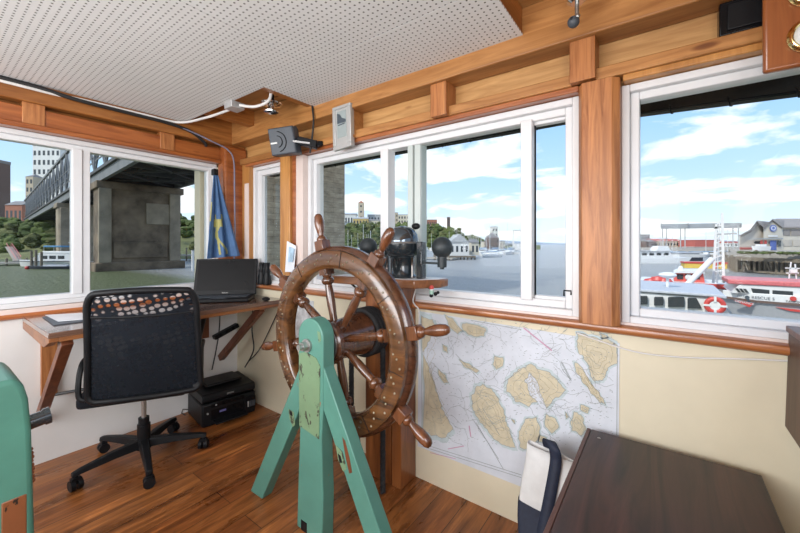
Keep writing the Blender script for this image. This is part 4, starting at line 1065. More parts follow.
# ---- buildings
def wallmat(name, c): return plain(name, c, .8, var=.06, scale=.2)
M_win = plain('dark_window', (.055,.065,.075), .2, var=.2)
M_roofd = plain('grey_roof', (.23,.22,.22), .8, var=.1, scale=.3)
M_rbrick = wallmat('red_brick_wall', (.36,.15,.10)); M_tan = wallmat('tan_wall', (.50,.42,.32)); M_wht = wallmat('white_wall', (.72,.71,.69))
M_brn = wallmat('brown_brick_wall', (.15,.10,.085)); M_gry = wallmat('grey_wall', (.40,.41,.42)); M_cream = wallmat('cream_wall', (.64,.58,.47)); M_redroof = wallmat('faded_red_roof', (.46,.13,.11))
M_ochre = wallmat('ochre_wall', (.55,.40,.16))
def building(name, px0, px1, ytop, t, zb, dep, mat, lab, cat='building', group=None, nx=0, nz=0, roof=None, rh=0, rmat=None, yaw=0, win=.5):
    """a block whose front is square to the view at distance t"""
    l0, l1 = (px0-CX)/F*t, (px1-CX)/F*t; zt = HC+(CY-ytop)/F*t; w = l1-l0
    r = thing(name, lab, cat, tuple(W((l0+l1)/2, t, zb)), math.atan2(SA, CA)+yaw, group)
    zz_ = zt-zb-rh
    MB().box((-w/2,0,0), (w/2,dep,zz_)).build('wall', mat, r, world=False)
    if roof == 'gable':
        MB().prism([(-w/2-.02*w,-.3,zz_),(w/2+.02*w,-.3,zz_),(0,-.3,zz_+rh)], (0,dep+.6,0)).build('roof', rmat or M_roofd, r, world=False)
    elif roof == 'side':
        MB().prism([(-w/2-.02*w,-.4,zz_),(-w/2-.02*w,dep+.4,zz_),(-w/2-.02*w,dep/2,zz_+rh)], (w*1.04,0,0)).build('roof', rmat or M_roofd, r, world=False)
    elif roof == 'flat':
        MB().box((-w/2-.15,-.15,zz_), (w/2+.15,dep+.15,zz_+max(rh,.4))).build('roof', rmat or M_roofd, r, world=False)
    elif roof == 'pyr':
        MB().add([(-w/2-.2,-.2,zz_),(w/2+.2,-.2,zz_),(w/2+.2,dep+.2,zz_),(-w/2-.2,dep+.2,zz_),(0,dep/2,zz_+rh)], [(3,2,1,0),(0,1,4),(1,2,4),(2,3,4),(3,0,4)]).build('roof', rmat or M_roofd, r, world=False)
    pr_ = None
    for i in range(nx):
        for j in range(nz):
            x = -w/2+w*(i+.5)/nx; z = zz_*(j+.6)/(nz+.2); ww, hh = w/nx*win/2, zz_/nz*win/2
            if pr_ is None: pr_ = MB().box((-ww,-.06,-hh), (ww,.02,hh)).build('window', M_win, r, world=False); o = pr_
            else: o = bpy.data.objects.new('window', pr_.data); COL.objects.link(o); o.parent = r
            o.location = (x,0,z)
    return r
building('apartment_tower', 32.5, 60, 118, 330, 2, 24, M_wht, 'tall white apartment tower above the bridge at the left', 'tower', nx=6, nz=13, roof='flat', rh=1)
building('brick_building', -45, -9, 158, 240, 2, 12, M_brn, 'dark brown brick building at the left edge beyond the bank', nx=6, nz=9, roof='flat', rh=2)
building('narrow_tower', 25.5, 33, 173, 300, 2, 10, M_tan, 'narrow tan tower beside the white apartment tower', 'tower', nx=2, nz=8, roof='pyr', rh=3)
building('hill_house', 5, 22, 200, 220, 2, 12, M_rbrick, 'low reddish building behind the left bank trees', nx=4, nz=2, roof='side', rh=3)
building('hill_house', 195, 204, 182, 230, 2, 12, M_rbrick, 'reddish hill house glimpsed beyond the bridge pier', 'house', nx=2, nz=3, roof='gable', rh=4)
building('hill_house', 203, 212, 190, 255, 2, 12, M_cream, 'cream hill house glimpsed right of the reddish one beyond the pier', 'house', nx=2, nz=3, roof='gable', rh=4)
def hb(*a, **k): return building(*a, **k)
TB = 560
def zh(px): return h1((px-CX)/F, TB)-3
hb('hilltop_building', 324, 338, 207.5, TB, zh(330), 20, M_wht, 'white stepped hospital block on the hilltop by the pier edge', nx=5, nz=4, roof='flat', rh=1)
hb('hilltop_building', 336, 356, 213, TB+34, zh(345), 20, M_wht, 'long white building on the hilltop left of the clock tower', nx=7, nz=2, roof='side', rh=3)
ct = hb('clock_tower', 358.2, 363.8, 200.5, TB-12, zh(360), 6, M_tan, 'slim square tan clock tower on the hilltop', 'tower', nx=1, nz=5, roof='pyr', rh=3.5, rmat=M_rbrick, win=.3)
hb('hilltop_building', 353, 368, 217, TB-30, zh(360), 12, M_ochre, 'ochre building at the foot of the clock tower', nx=5, nz=2, roof='side', rh=2.5, rmat=M_gry)
hb('hilltop_building', 367.5, 380, 214.5, TB, zh(372), 16, M_gry, 'grey building right of the clock tower', nx=4, nz=2, roof='flat', rh=.8)
hb('hilltop_building', 366, 379, 219, TB-18, zh(372), 12, M_cream, 'cream house row below the grey hilltop building', nx=6, nz=2, roof='side', rh=2.5)
hb('hilltop_building', 389, 398, 212.5, TB, zh(392), 16, M_tan, 'tan block on the hilltop behind the window mullion', nx=4, nz=4, roof='flat', rh=.8)
hb('hilltop_building', 398, 409, 214.5, TB+28, zh(402), 16, M_cream, 'pale block on the hilltop above the compass', nx=4, nz=4, roof='flat', rh=.8)
hb('hilltop_building', 420, 427, 217, TB, zh(424), 12, M_wht, 'small white block on the hilltop right of the compass', nx=3, nz=3, roof='flat', rh=.8)
hb('hilltop_building', 427.5, 437, 219.5, TB, zh(432), 14, M_rbrick, 'low red brick building on the hilltop', nx=5, nz=2, roof='flat', rh=.8)
hb('tower_block', 447.3, 450.2, 217, TB, zh(449), 5, M_brn, 'thin brown tower block on the tree line', 'tower', nx=1, nz=6, roof='flat', rh=.6)

# ---- the marina along the far shore
M_hullw = plain('white_hull', (.74,.74,.74), .35, var=.04); M_hullb = plain('dark_hull', (.05,.055,.07), .4); M_mast = plain('pale_mast', (.62,.62,.62), .4)
M_glassd = plain('dark_boat_glass', (.045,.05,.055), .12); M_canb = plain('blue_canvas', (.10,.26,.46), .8); M_grydk = plain('grey_deck', (.48,.50,.55), .55); M_piles = plain('weathered_piles', (.20,.165,.125), .9, var=.35, scale=2)
M_dock = plain('dock_timber', (.36,.33,.29), .85, var=.2, scale=1)
def hullmb(L, B_, H_, bow=.3):
    """local x along the boat (bow at -x), z up from the water"""
    st = [(-L/2, .03, H_*1.12), (-L/2+L*bow*.35, B_*.28, H_*1.06), (-L/2+L*bow, B_*.46, H_), (0, B_*.5, H_*.95), (L/2*.98, B_*.44, H_*.95)]
    vs = []; 
    for x, w, h in st: vs += [(x+ (h*.25 if x < -L*.3 else 0), -w*.7, -.15), (x, -w, h), (x, w, h), (x+(h*.25 if x < -L*.3 else 0), w*.7, -.15)]
    fs = [(0,1,2,3), (19,18,17,16)]
    for k_ in range(4):
        for j in range(4): fs.append((k_*4+j, (k_+1)*4+j, (k_+1)*4+(j+1)%4, k_*4+(j+1)%4))
    return MB().add(vs, fs)
def sailboat():
    r = thing('sailboat', 'white sailboat with bare mast moored in the far marina', 'boat', (0,0,0), 0, 'sailboats in the far marina')
    hullmb(9,2.8,1.1).build('hull', M_hullw, r, world=False)
    MB().box((-1.6,-.9,1.0), (2.4,.9,1.6)).build('cabin', M_hullw, r, world=False, bevel=.15)
    MB().cyl((-.8,0,1), (-.8,0,13), .13, .08, 8).build('mast', M_mast, r, world=False)
    MB().cyl((-.8,0,2.4), (3.6,0,2.3), .16, n=8).build('boom', M_canb, r, world=False)
    return r
def motorboat():
    r = thing('motorboat', 'white motorboat moored in the far marina', 'boat', (0,0,0), 0, 'motorboats in the far marina')
    hullmb(9,3,1.3).build('hull', M_hullw, r, world=False)
    c = MB().box((-2,-1.2,1.2), (2.6,1.2,2.5)).build('cabin', M_hullw, r, world=False, bevel=.2)
    MB().box((-2.05,-1.0,1.9), (2.2,-1.0+2.0,2.3)).box((-1.6,-1.22,1.85), (2.2,1.22,2.3)).build('window', M_glassd, c, world=False)
    MB().box((-1,-1.1,2.5), (2.9,1.1,2.65)).build('canopy', M_canb, r, world=False)
    return r
sb, mbt = sailboat(), motorboat(); first_s = first_m = True
rs = random.Random(21)
def put_boat(kind, px, t, yaw, sc=1, lab=None, grp=None):
    global first_s, first_m
    loc = W((px-CX)/F*t, t, ZWA)
    if kind == 's':
        if first_s: sb.location = loc; sb.rotation_euler = (0,0,yaw); sb.scale = (sc,)*3; first_s = False
        else: dup(sb, loc, yaw, lab, grp, (sc,)*3)
    else:
        if first_m: mbt.location = loc; mbt.rotation_euler = (0,0,yaw); mbt.scale = (sc,)*3; first_m = False
        else: dup(mbt, loc, yaw, lab, grp, (sc,)*3)
for i in range(34): put_boat('s', rs.uniform(320,512), rs.uniform(150,300), rs.choice((0,1.57,2.2,3.5))+rs.uniform(-.3,.3), rs.uniform(.8,1.15))
for i in range(15): put_boat('m', rs.uniform(420,516), rs.uniform(150,290), rs.uniform(0,6.28), rs.uniform(.8,1.2))
for i in range(11): put_boat('m', 460+i*5.2+rs.uniform(-1.5,1.5), rs.uniform(125,190)+i*5, rs.uniform(0,6.28), rs.uniform(.7,1.0))
for i in range(10): put_boat('s', 456+i*6+rs.uniform(-2,2), rs.uniform(130,200), rs.uniform(0,6.28), rs.uniform(.8,1.0))
def dock(name, px0, t0, px1, t1, w, lab, npile=6, zt=.55, ph=2.2, cat='dock'):
    a, b = W((px0-CX)/F*t0, t0, ZWA+zt), W((px1-CX)/F*t1, t1, ZWA+zt)
    r = thing(name, lab, cat, tuple((a+b)/2+V((0,0,-zt))))
    MB().bar(a, b, w, .35).build('deck', M_dock, r)
    d = (b-a); n_ = V((-d.y,d.x,0)).normalized()
    for i in range(npile):
        p = a+d*((i+.5)/npile)+n_*(w*.42*(-1)**i)
        MB().cyl(p+V((0,0,-zt-1)), p+V((0,0,ph-zt)), .2, n=8).build('piling', M_piles, r)
    return r
dock('floating_dock', 405, 118, 455, 105, 3, 'grey floating dock behind the right compass ball', 8)
dock('floating_dock', 440, 190, 515, 250, 3, 'long floating dock of the far marina', 10)
building('boathouse', 450, 469, 234, 112, ZWA+1.2, 12, M_wht, 'white gabled boathouse on pilings right of the compass ball', 'boathouse', nx=4, nz=1, roof='gable', rh=2.6, rmat=M_gry, win=.45)
pb = thing('boathouse_piles', 'dark timber platform on piles under the white boathouse', 'platform', tuple(W(.155*110,110,ZWA)))
for i in range(9):
    p = W((446+i*3.6-CX)/F*111, 110.8, ZWA); MB().cyl(p+V((0,0,-1)), p+V((0,0,1.1)), .22, n=8).build('pile', M_piles, pb)
q0, q1 = W((445-CX)/F*111,110.6,ZWA+.9), W((475-CX)/F*111,110.6,ZWA+.9)
MB().bar(q0, q1, 1.6, .5).build('beam', M_piles, pb)
building('shed', 471, 479, 239, 122, ZWA+1, 8, M_cream, 'small cream shed at the right of the white boathouse', 'shed', nx=2, nz=1, roof='side', rh=1.2)
building('pavilion', 489, 499, 231.5, 230, ZWA+1, 10, M_brn, 'brown waterfront pavilion with hipped roof among the masts', 'pavilion', nx=3, nz=2, roof='pyr', rh=4)
building('condo_block', 484, 505, 241, 245, ZWA+1, 10, M_cream, 'low cream waterfront condo row behind the marina', nx=8, nz=2, roof='flat', rh=.6)
building('white_tower', 492, 498, 226.5, 420, ZWA+1, 8, M_wht, 'white silo tower rising behind the waterfront pavilion', 'tower', nx=2, nz=4, roof='flat', rh=.8)
building('grain_elevator', 500, 520, 243.5, 420, ZWA+1, 14, M_gry, 'long low grey waterfront terminal right of the pavilion', nx=8, nz=1, roof='flat', rh=.8)
pg = thing('white_gantry', 'white portal frame structure at the far end of the marina', 'gantry', tuple(W(.325*300,300,ZWA)))
for px in (513.5, 521): p = W((px-CX)/F*300,300,ZWA); MB().bar(p, p+V((0,0,HC+(CY-230)/F*300-ZWA)), .7, .7, up=(1,0,0)).build('post', M_wht, pg)
MB().bar(W((513-CX)/F*300,300,HC+(CY-230.5)/F*300), W((521.5-CX)/F*300,300,HC+(CY-230.5)/F*300), .8, .8).build('beam', M_gry, pg)
MB().bar(W((514.5-CX)/F*300,300.5,ZWA+2.5), W((521-CX)/F*300,300.5,ZWA+2.5), 4, 5).build('cabin', M_wht, pg)
# far low coast and islands on the horizon
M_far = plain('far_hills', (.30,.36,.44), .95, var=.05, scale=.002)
def h3(c, t): return ZWA-2 + (24+10*math.sin(c*9)+6*math.sin(c*23+1))*sm(2300,2700,t)
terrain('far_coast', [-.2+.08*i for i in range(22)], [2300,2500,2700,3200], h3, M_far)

# ---- left dock, yacht, dinghy
ly = thing('motor_yacht', 'white motor yacht with blue canopy moored below the bridge', 'yacht', tuple(W((50-CX)/F*78,78,ZWA)), math.atan2(SA,CA)+R(4))
hullmb(12.5,3.6,1.25).build('hull', M_hullw, ly, world=False)
MB().box((-5.9,-1.83,1.05),(6,-1.72,1.18)).build('rub_rail', M_hullb, ly, world=False)
c = MB().prism([(-3.2,-1.45,1.2),(5.6,-1.45,1.2),(5.6,-1.45,2.65),(-1.0,-1.45,2.65)], (0,2.9,0)).build('cabin', M_hullw, ly, world=False, bevel=.1)
for x in (-.6,1.1,2.8): MB().box((x,-1.48,1.62), (x+1.3,-1.44,2.3)).build('window', M_glassd, c, world=False)
MB().prism([(-1.4,-1.5,2.65),(6,-1.5,2.65),(6,-1.5,3.25),(-.2,-1.5,3.25)], (0,3,0)).build('flybridge', M_hullw, ly, world=False, bevel=.1)
MB().box((-.3,-1.3,4.1), (3.3,1.3,4.45)).build('canopy', M_canb, ly, world=False, bevel=.1)
for x, y in ((-.2,-1.2),(3.2,-1.2),(-.2,1.2),(3.2,1.2)): MB().cyl((x,y,3.2), (x,y,4.2), .04, n=6).build('canopy_post', M_mast, ly, world=False)
MB().cyl((4.2,0,3.2), (4.2,0,5.8), .08, n=8).box((3.8,-.1,5.0), (4.6,.1,5.15)).build('mast', M_mast, ly, world=False)
dg = thing('dinghy', 'low black workboat with red stern floating in front of the yacht', 'boat', tuple(W((52-CX)/F*69.5,69.5,ZWA)), math.atan2(SA,CA)+R(5))
hullmb(8.6,2.2,.55).build('hull', M_hullb, dg, world=False)
MB().box((-1,-.8,.5),(3.2,.8,.75)).build('deck', M_grydk, dg, world=False)
MB().ball((-4.2,-.3,.25), .33, 10).build('red_buoy', M_redp, dg, world=False)
dock('floating_dock', -25, 79, 27, 82, 4, 'grey floating dock at the left edge of the window', 5, ph=1.6)
for i, (px, t, h_) in enumerate(((31.5,76,3.4),(36,75,3.6),(41.5,74,3.2))):
    o = MB().cyl(W((px-CX)/F*t,t,ZWA-1), W((px-CX)/F*t,t,ZWA+h_), .22, n=10).build('mooring_pile', M_piles, free=True)
    tag(o, ('leftmost','middle','rightmost')[i]+' of three dark mooring piles at the bow of the yacht', 'pile')
gw = thing('gangway', 'pale red railed gangway sloping down to the left dock', 'gangway', tuple(W((14-CX)/F*86,86,ZWA)))
p0, p1 = W((9-CX)/F*98,98,ZWA+4.0), W((18-CX)/F*83,83,ZWA+.9)
MB().bar(p0, p1, 1.4, .2).build('ramp', M_dock, gw)
for s in (-.7,.7):
    e = V((CA*s,SA*s,1.0)); MB().bar(p0+e, p1+e, .1, .1).bar(p0+e*.55, p1+e*.55, .07, .07).build('handrail', M_pinkr, gw)
dock('timber_wharf', 186, 105, 225, 100, 5, 'timber wharf with railing beyond the bridge pier', 8, zt=1.6, ph=3.8, cat='wharf')
dw = thing('dock_ladder_post', 'white navigation post beside the concrete pier', 'post', tuple(W((192.5-CX)/F*64,64,ZWA)))
p = W((192.8-CX)/F*64,64,ZWA); MB().bar(p, p+V((0,0,3.6)), .32, .32, up=(1,0,0)).build('post', M_hullw, dw); MB().bar(p+V((0,0,3.6)), p+V((0,0,3.75)), .4, .4, up=(1,0,0)).build('cap', M_gry, dw)

# ================================================================== RIGHT HARBOUR
XA = 0.0                                                      # these boats lie along the wall direction (world x)
b1 = thing('cabin_cruiser', 'grey roofed white cabin boat with arched windows and life ring close below the right window', 'boat', (-1.2,17.0,ZWA))
MB().prism([(-2.1,15.2,-.38),(1.25,15.0,-.38),(1.55,15.0,-.42),(1.55,18.7,-.42),(1.25,18.8,-.38),(-2.1,19,-.38)], (0,0,.10)).build('roof', M_grydk, b1, bevel=.03)
cab = MB().prism([(-2.0,15.28,ZWA+1.5),(2.15,15.1,ZWA+1.5),(1.4,15.1,-.39),(-2.0,15.28,-.39)], (0,3.4,0)).build('cabin', M_hullw, b1)
def onbox(px, py, Y): return onY(px, py, Y)
for (xa, xb, ya, yb_, sl_) in ((625,647.5,296,304.5,0),(654,663.5,297,305.5,0),(668,684.5,297,307,0),(687.5,702,298,308.5,5)):
    Yw = 15.05
    q = [onY(xa,yb_,Yw),onY(xb,yb_,Yw),onY(xb-sl_,ya+1,Yw),onY(xb-1-sl_,ya,Yw),onY(xa+1,ya,Yw),onY(xa,ya+1,Yw)]
    MB().prism(q, (0,.12,0)).build('window', M_glassd, cab)
MB().box((-2.4,14.6,ZWA-.3), (2.8,19.4,ZWA+1.55)).build('hull', M_hullw, b1, bevel=.1)
MB().cyl(onY(667.5,288,16.5), onY(667.5,276,16.5), .05, n=8).ball(onY(667.5,275,16.5), .28, 12, sc=(1,1,.4)).build('radar', M_hullw, b1)
lr = thing('life_ring', 'red life ring with white badge on the side of the near boat', 'life ring', tuple(onY(715,313,14.9)))
cL = onY(715,305.5,14.95); TL = frame_matrix(cL, (1,0,0), (0,0,1))
MB().lathe([(.20+.075*math.cos(a), .06*math.sin(a)) for a in [2*math.pi*j/10 for j in range(10)]], TL, 32, closed=True).build('ring', M_redp, lr)
MB().lathe([(0,.01),(.15,.01),(.15,.03),(0,.03)], TL, 24).build('badge', M_hullw, lr)
for i in range(4):
    a = R(90*i); c = cL + V((math.cos(a)*.20, -.04, math.sin(a)*.20)); MB().bar(c-V((math.cos(a)*.085,0,math.sin(a)*.085)), c+V((math.cos(a)*.085,0,math.sin(a)*.085)), .06, .06, up=(0,1,0)).build('band', M_hullw, lr)
MB().bar(cL+V((0,.06,-.2)), cL+V((0,.25,-.2)), .12, .06).build('bracket', M_hullw, lr)

YB = 27.0
def fb(px, py, Y=YB): return onY(px, py, Y)
fbt = thing('rescue_boat', 'white cabined rescue boat with red roof and grey hull at the right', 'boat', tuple(V((9,29,ZWA))))
xe = 13.0
z_at = lambda x: fb(722,298).z + (x-fb(722,298).x)*(fb(800,307).z-fb(722,298).z)/(fb(800,307).x-fb(722,298).x)*.35
bow = fb(721,297.5); zs = bow.z
M_hullg = plain('grey_hull', (.45,.46,.48), .45, var=.05)
hv = [(bow.x,YB+.8,zs),(bow.x+1.4,YB,zs-.06),(xe,YB,zs-.22),(xe,YB+4.4,zs-.22),(bow.x+2.2,YB+4.4,zs-.1)]
lo = [(bow.x+1.3,YB+1.2,ZWA-.4),(bow.x+2.6,YB+.4,ZWA-.4),(xe,YB+.4,ZWA-.4),(xe,YB+4,ZWA-.4),(bow.x+3.2,YB+4,ZWA-.4)]
MB().add(hv+lo, [(0,1,2,3,4),(9,8,7,6,5)]+[(i,i+5,(i+1)%5+5,(i+1)%5) for i in range(5)]).build('hull', M_hullg, fbt)
MB().bar((bow.x-.1,YB+.75,zs-.02), (bow.x+1.4,YB-.06,zs-.08), .1, .12).bar((bow.x+1.4,YB-.06,zs-.08), (xe,YB-.06,zs-.24), .1, .12).build('rub_rail', M_brn, fbt)
cz0 = zs-.12
def FBq(pts, Y, d, name, m, par): return MB().prism([fb(px,py,Y) for px, py in pts], (0,d,0)).build(name, m, par)
MB().prism([(bow.x+.15,YB+.85,cz0),(bow.x+1.6,YB+3.9,cz0),(xe,YB+3.9,cz0),(xe,YB+.08,cz0),(bow.x+1.4,YB+.08,cz0)], (0,0,.46)).build('coaming', M_hullw, fbt, bevel=.03)
top = fb(760,285.5).z
cab = MB().prism([(fb(732,292).x,YB+.2,cz0+.40),(xe,YB+.2,cz0+.40),(xe,YB+.2,top),(fb(735,287).x+.2,YB+.2,top)], (0,3.6,0)).build('cabin', M_hullw, fbt)
for pts in (((751,288.2),(769.5,290),(769.5,294.5),(753,293.5)),((772.5,290.2),(793,291.5),(793,296.2),(772.5,295))): FBq(pts, YB+.16, .1, 'window', M_glassd, cab)
for i in range(3): FBq(((735+i*4,288.2+.3*i),(738+i*4,288.4+.3*i),(741+i*4,292.5+.2*i),(738+i*4,292.2+.2*i)), YB+.14, .1, 'front_window', M_glassd, cab)
MB().prism([(fb(733,286).x-.2,YB+.10,top),(xe,YB+.10,top),(xe,YB+2.9,top),(fb(733,286).x-.2,YB+2.9,top)], (0,0,.26)).build('roof', M_pinkr, fbt, bevel=.05)
FBq(((757,283),(768,280.5),(768.5,283.2),(757,284.5)), YB+1.5, .8, 'roof_hatch', M_redp, fbt)
mm = fb(747,297.4,YB+.03); MB().cyl(mm, mm+V((0,-.05,0)), 0.10, n=16).bar(mm+V((.03,-.02,-.08)), mm+V((.10,-.02,-.26)), .10, .05, up=(0,1,0)).build('emblem', M_lcdd, fbt)
text('lettering', 'RESCUE 5', .21, M_lcdd, fbt, frame_matrix(fb(763,298.2,YB+.03), (1,0,-.03), (0,0,1)))
text('lettering', 'FIRE', .17, M_lcdd, fbt, frame_matrix(fb(741,296.2,YB+.03), (1,0,-.03), (0,0,1)))
mm = fb(793,298.6,YB+.03); MB().cyl(mm, mm+V((0,-.05,0)), .12, n=16).build('red_emblem', M_redp, fbt)
text('lettering', 'TACOMA', .16, M_black, fbt, frame_matrix(fb(795,302.2,YB+.03), (1,0,-.03), (0,0,1)))
Yh = YB+.02
FBq(((734,300.4),(754,303.3),(749.5,307.4)), YB-.02, .10, 'red_chevron', M_redp, fbt)
text('lettering', 'DEFIANCE', .17, M_lpr, fbt, frame_matrix(fb(744.5,302.6,YB-.05), (1,0,-.17), (0.17,0,1)))
FBq(((776,307.3),(800,310),(800,312.2),(790,311)), YB-.02, .10, 'red_stripe', M_redp, fbt)
# mast group with ladder rungs
tm = thing('lattice_mast', 'white lattice radio mast standing on the red and white boat', 'mast', tuple(fb(716,284,30)))
def mq(px, py, Y=30): return onY(px, py, Y)
MB().bar(mq(713.2,283),mq(716.2,224), .12, .12, up=(0,1,0)).bar(mq(723.5,283),mq(722.2,213), .13, .13, up=(0,1,0)).bar(mq(717,283,31),mq(719.5,222,31), .07, .07, up=(0,1,0)).build('leg', M_hullw, tm)
for i in range(13):
    f = i/12; MB().bar(mq(713.4+3*f,281-56*f), mq(723.4-1.2*f,281-62*f), .06, .06, up=(0,1,0)).build('rung', M_hullw, tm)
MB().bar(mq(714,228),mq(737,224.5), .12, .12).bar(mq(716,234.5),mq(737,233.5), .1, .1).build('yard', M_gry, tm)
bmn = MB().cyl(mq(687,285,28), mq(712,259,29), .17, n=10).build('derrick_boom', M_hullw, free=True); tag(bmn, 'thick white boom slanting up in front of the lattice mast', 'boom')
M_redl = plain('bright_red_paint', (.68,.12,.10), .4)
rw_ = thing('red_fireboat', 'red and white fireboat with square cabin windows behind the near grey roof', 'boat', tuple(onY(680,285,31)+V((0,0,-1.2))))
q0, q1 = onY(648,279,31), onY(718,283,31)
MB().prism([(q0.x,31,ZWA),(q1.x,31,ZWA),(q1.x+1.2,31,q0.z-.1),(q0.x-.5,31,q0.z-.1)], (0,3.4,0)).build('hull', M_hullw, rw_)
MB().prism([(q0.x-.5,30.95,q0.z-.42),(q1.x+1.1,30.95,q0.z-.42),(q1.x+1.2,30.95,q0.z-.12),(q0.x-.5,30.95,q0.z-.12)], (0,.1,0)).build('hull_stripe', M_redp, rw_)
cb_ = MB().prism([onY(674,281,31.4),onY(705,283,31.4),onY(703,272.5,31.4),onY(676,272.5,31.4)], (0,2.4,0)).build('cabin', M_redl, rw_)
MB().prism([onY(674,273,31.1),onY(705,273.5,31.1),onY(704,271,31.1),onY(677,271,31.1)], (0,2.9,0)).build('roof', M_hullw, rw_)
for px in (677,685.5,694): MB().prism([onY(px,279,31.35),onY(px+6,279.3,31.35),onY(px+6,274.5,31.35),onY(px,274.3,31.35)], (0,.1,0)).build('window', M_glassd, cb_)
MB().ball(onY(689,277.2,31.3), .22, 10, sc=(1,.3,1)).build('badge', M_hullw, cb_)
MB().cyl(onY(680.5,272,32), onY(680.5,266,32), .22, .1, 8).build('funnel', M_hullw, rw_)
for i, (px, py) in enumerate(((651,282),(658,280),(664,281.5))):
    MB().ball(onY(px,py,29.8), .35, 8, sc=(1.4,.8,.8)).build('red_fender', M_redp, rw_)
MB().bar(onY(650,284,29.7), onY(672,286,29.7), .7, .35).build('side_deck', M_hullw, rw_)
wy = thing('white_trawler', 'long white cabin yacht moored behind the yellow boat', 'yacht', tuple(onZ(662,262,ZWA)))
t0 = T_(263.5); A = W((628-CX)/F*t0,t0,ZWA); B_ = W((692-CX)/F*t0,t0,ZWA)
xd = (B_-A).normalized(); yd = V((-xd.y,xd.x,0)); L_ = (B_-A).length; WM = Matrix((xd,yd,V((0,0,1)))).transposed().to_4x4(); WM.translation = (A+B_)/2
def inM(mb, M): mb.v = [M @ v for v in mb.v]; return mb
inM(MB().add([(-L_/2,0,0),(L_/2-1.2,0,0),(L_/2,0,1.5),(-L_/2,0,1.2),(-L_/2,4,0),(L_/2-1.2,4,0),(L_/2,4,1.5),(-L_/2,4,1.2)], [(0,1,2,3),(7,6,5,4),(0,4,5,1),(1,5,6,2),(2,6,7,3),(3,7,4,0)]), WM).build('hull', M_hullw, wy)
c = inM(MB().prism([(-L_/2+1,.5,1.2),(L_/2-4,.5,1.2),(L_/2-5,.5,3.0),(-L_/2+1,.5,3.0)], (0,3,0)), WM).build('cabin', M_hullw, wy)
for i in range(5): inM(MB().box((-L_/2+2+i*1.8,.44,2.0), (-L_/2+3.1+i*1.8,.52,2.6)), WM).build('window', M_glassd, c)
inM(MB().prism([(L_/2-8.2,.8,3.0),(L_/2-4.6,.8,3.0),(L_/2-5.2,.8,4.3),(L_/2-7.6,.8,4.3)], (0,2.4,0)), WM).build('wheelhouse', M_hullw, wy)
inM(MB().box((-L_/2+.5,.2,3.0), (L_/2-4.4,3.8,3.12)), WM).build('cabin_roof', M_grydk, wy)
inM(MB().cyl((L_/2-6.4,2,4.3), (L_/2-6.4,2,7), .07, n=8), WM).build('mast', M_mast, wy)
yb2 = thing('yellow_boat', 'yellow sided boat with red trim lying between the white yacht and the fireboat', 'boat', tuple(onZ(691,269,ZWA)))
t0 = T_(270); A = W((675-CX)/F*t0,t0*.97,ZWA); B_ = W((706-CX)/F*t0,t0*.93,ZWA)
xd = (B_-A).normalized(); yd = V((-xd.y,xd.x,0)); L_ = (B_-A).length; WM = Matrix((xd,yd,V((0,0,1)))).transposed().to_4x4(); WM.translation = (A+B_)/2
inM(MB().box((-L_/2,0,-.2), (L_/2,2.5,.5)), WM).build('hull', M_gry, yb2)
M_yelp = plain('yellow_paint', (.72,.50,.10), .5, var=.1)
inM(MB().box((-L_/2+.2,.1,.5), (L_/2-.2,2.4,1.35)), WM).build('side_panel', M_yelp, yb2)
inM(MB().box((-L_/2+.1,.0,1.35), (L_/2-.1,2.5,1.62)), WM).build('roof_trim', M_redp, yb2)
inM(MB().box((L_/2-1.6,-.02,.4), (L_/2-1.2,2.5,1.4)), WM).box if 0 else None
inM(MB().box((L_/2-1.9,.04,.5), (L_/2-1.5,.12,1.36)), WM).build('red_post', M_redp, yb2)
dk = thing('dark_canopy_boat', 'grey canopied boat moored right of the white yacht', 'boat', tuple(onZ(690,260,ZWA)))
t0 = T_(261); A = W((679-CX)/F*t0,t0,ZWA); B_ = W((703-CX)/F*t0,t0,ZWA)
xd = (B_-A).normalized(); yd = V((-xd.y,xd.x,0)); L_ = (B_-A).length; WM = Matrix((xd,yd,V((0,0,1)))).transposed().to_4x4(); WM.translation = (A+B_)/2
inM(MB().box((-L_/2,0,-.2), (L_/2,3,1.0)), WM).build('hull', M_hullb, dk)
inM(MB().box((-L_/2+.3,.2,1.0), (L_/2-.8,2.8,2.2)), WM).build('cabin', M_hullw, dk)
inM(MB().box((-L_/2,0,2.2), (L_/2-.4,3,2.42)), WM).build('canopy', M_grydk, dk)

# quay land, red sheds, gantry frame
def h4(c, t):
    return ZWA-.5 + (3.0+1.2*sm(.95,1.2,c))*sm(128,142,t)
M_quay = plain('quay_ground', (.34,.30,.25), .95, var=.25, scale=.1)
terrain('quay', [.55+.05*i for i in range(24)], [126,132,142,180,260,400], h4, M_quay)
ZQ = ZWA+2.4
building('grey_shed', 633, 650, 234.5, 260, ZQ, 14, M_gry, 'grey waterfront building at the left edge of the right window', nx=6, nz=3, roof='flat', rh=.8)
building('brown_shed', 646, 656, 239.5, 245, ZQ, 12, M_brn, 'brown low shed right of the grey waterfront building', 'shed', nx=4, nz=1, roof='side', rh=1.4)
building('red_roof_shed', 655, 682, 238.6, 250, ZQ, 14, M_tan, 'long tan shed with faded red roof behind the white yacht', 'shed', nx=9, nz=1, roof='side', rh=1.7, rmat=M_redroof)
building('white_shed', 683, 694, 238.5, 262, ZQ, 12, M_wht, 'white shed between the two red waterfront buildings', 'shed', nx=3, nz=1, roof='side', rh=1.6, rmat=M_wht)
building('red_shed', 695, 722, 239.8, 235, ZQ+.6, 14, M_redroof, 'big plain red metal shed below the gantry frame', 'shed', roof='flat', rh=.5, rmat=M_redroof)
building('long_red_shed', 722, 742, 241.5, 230, ZQ+.6, 14, M_wht, 'pale shed with red band right of the red metal shed', 'shed', nx=5, nz=1, roof='flat', rh=1.0, rmat=M_redroof)
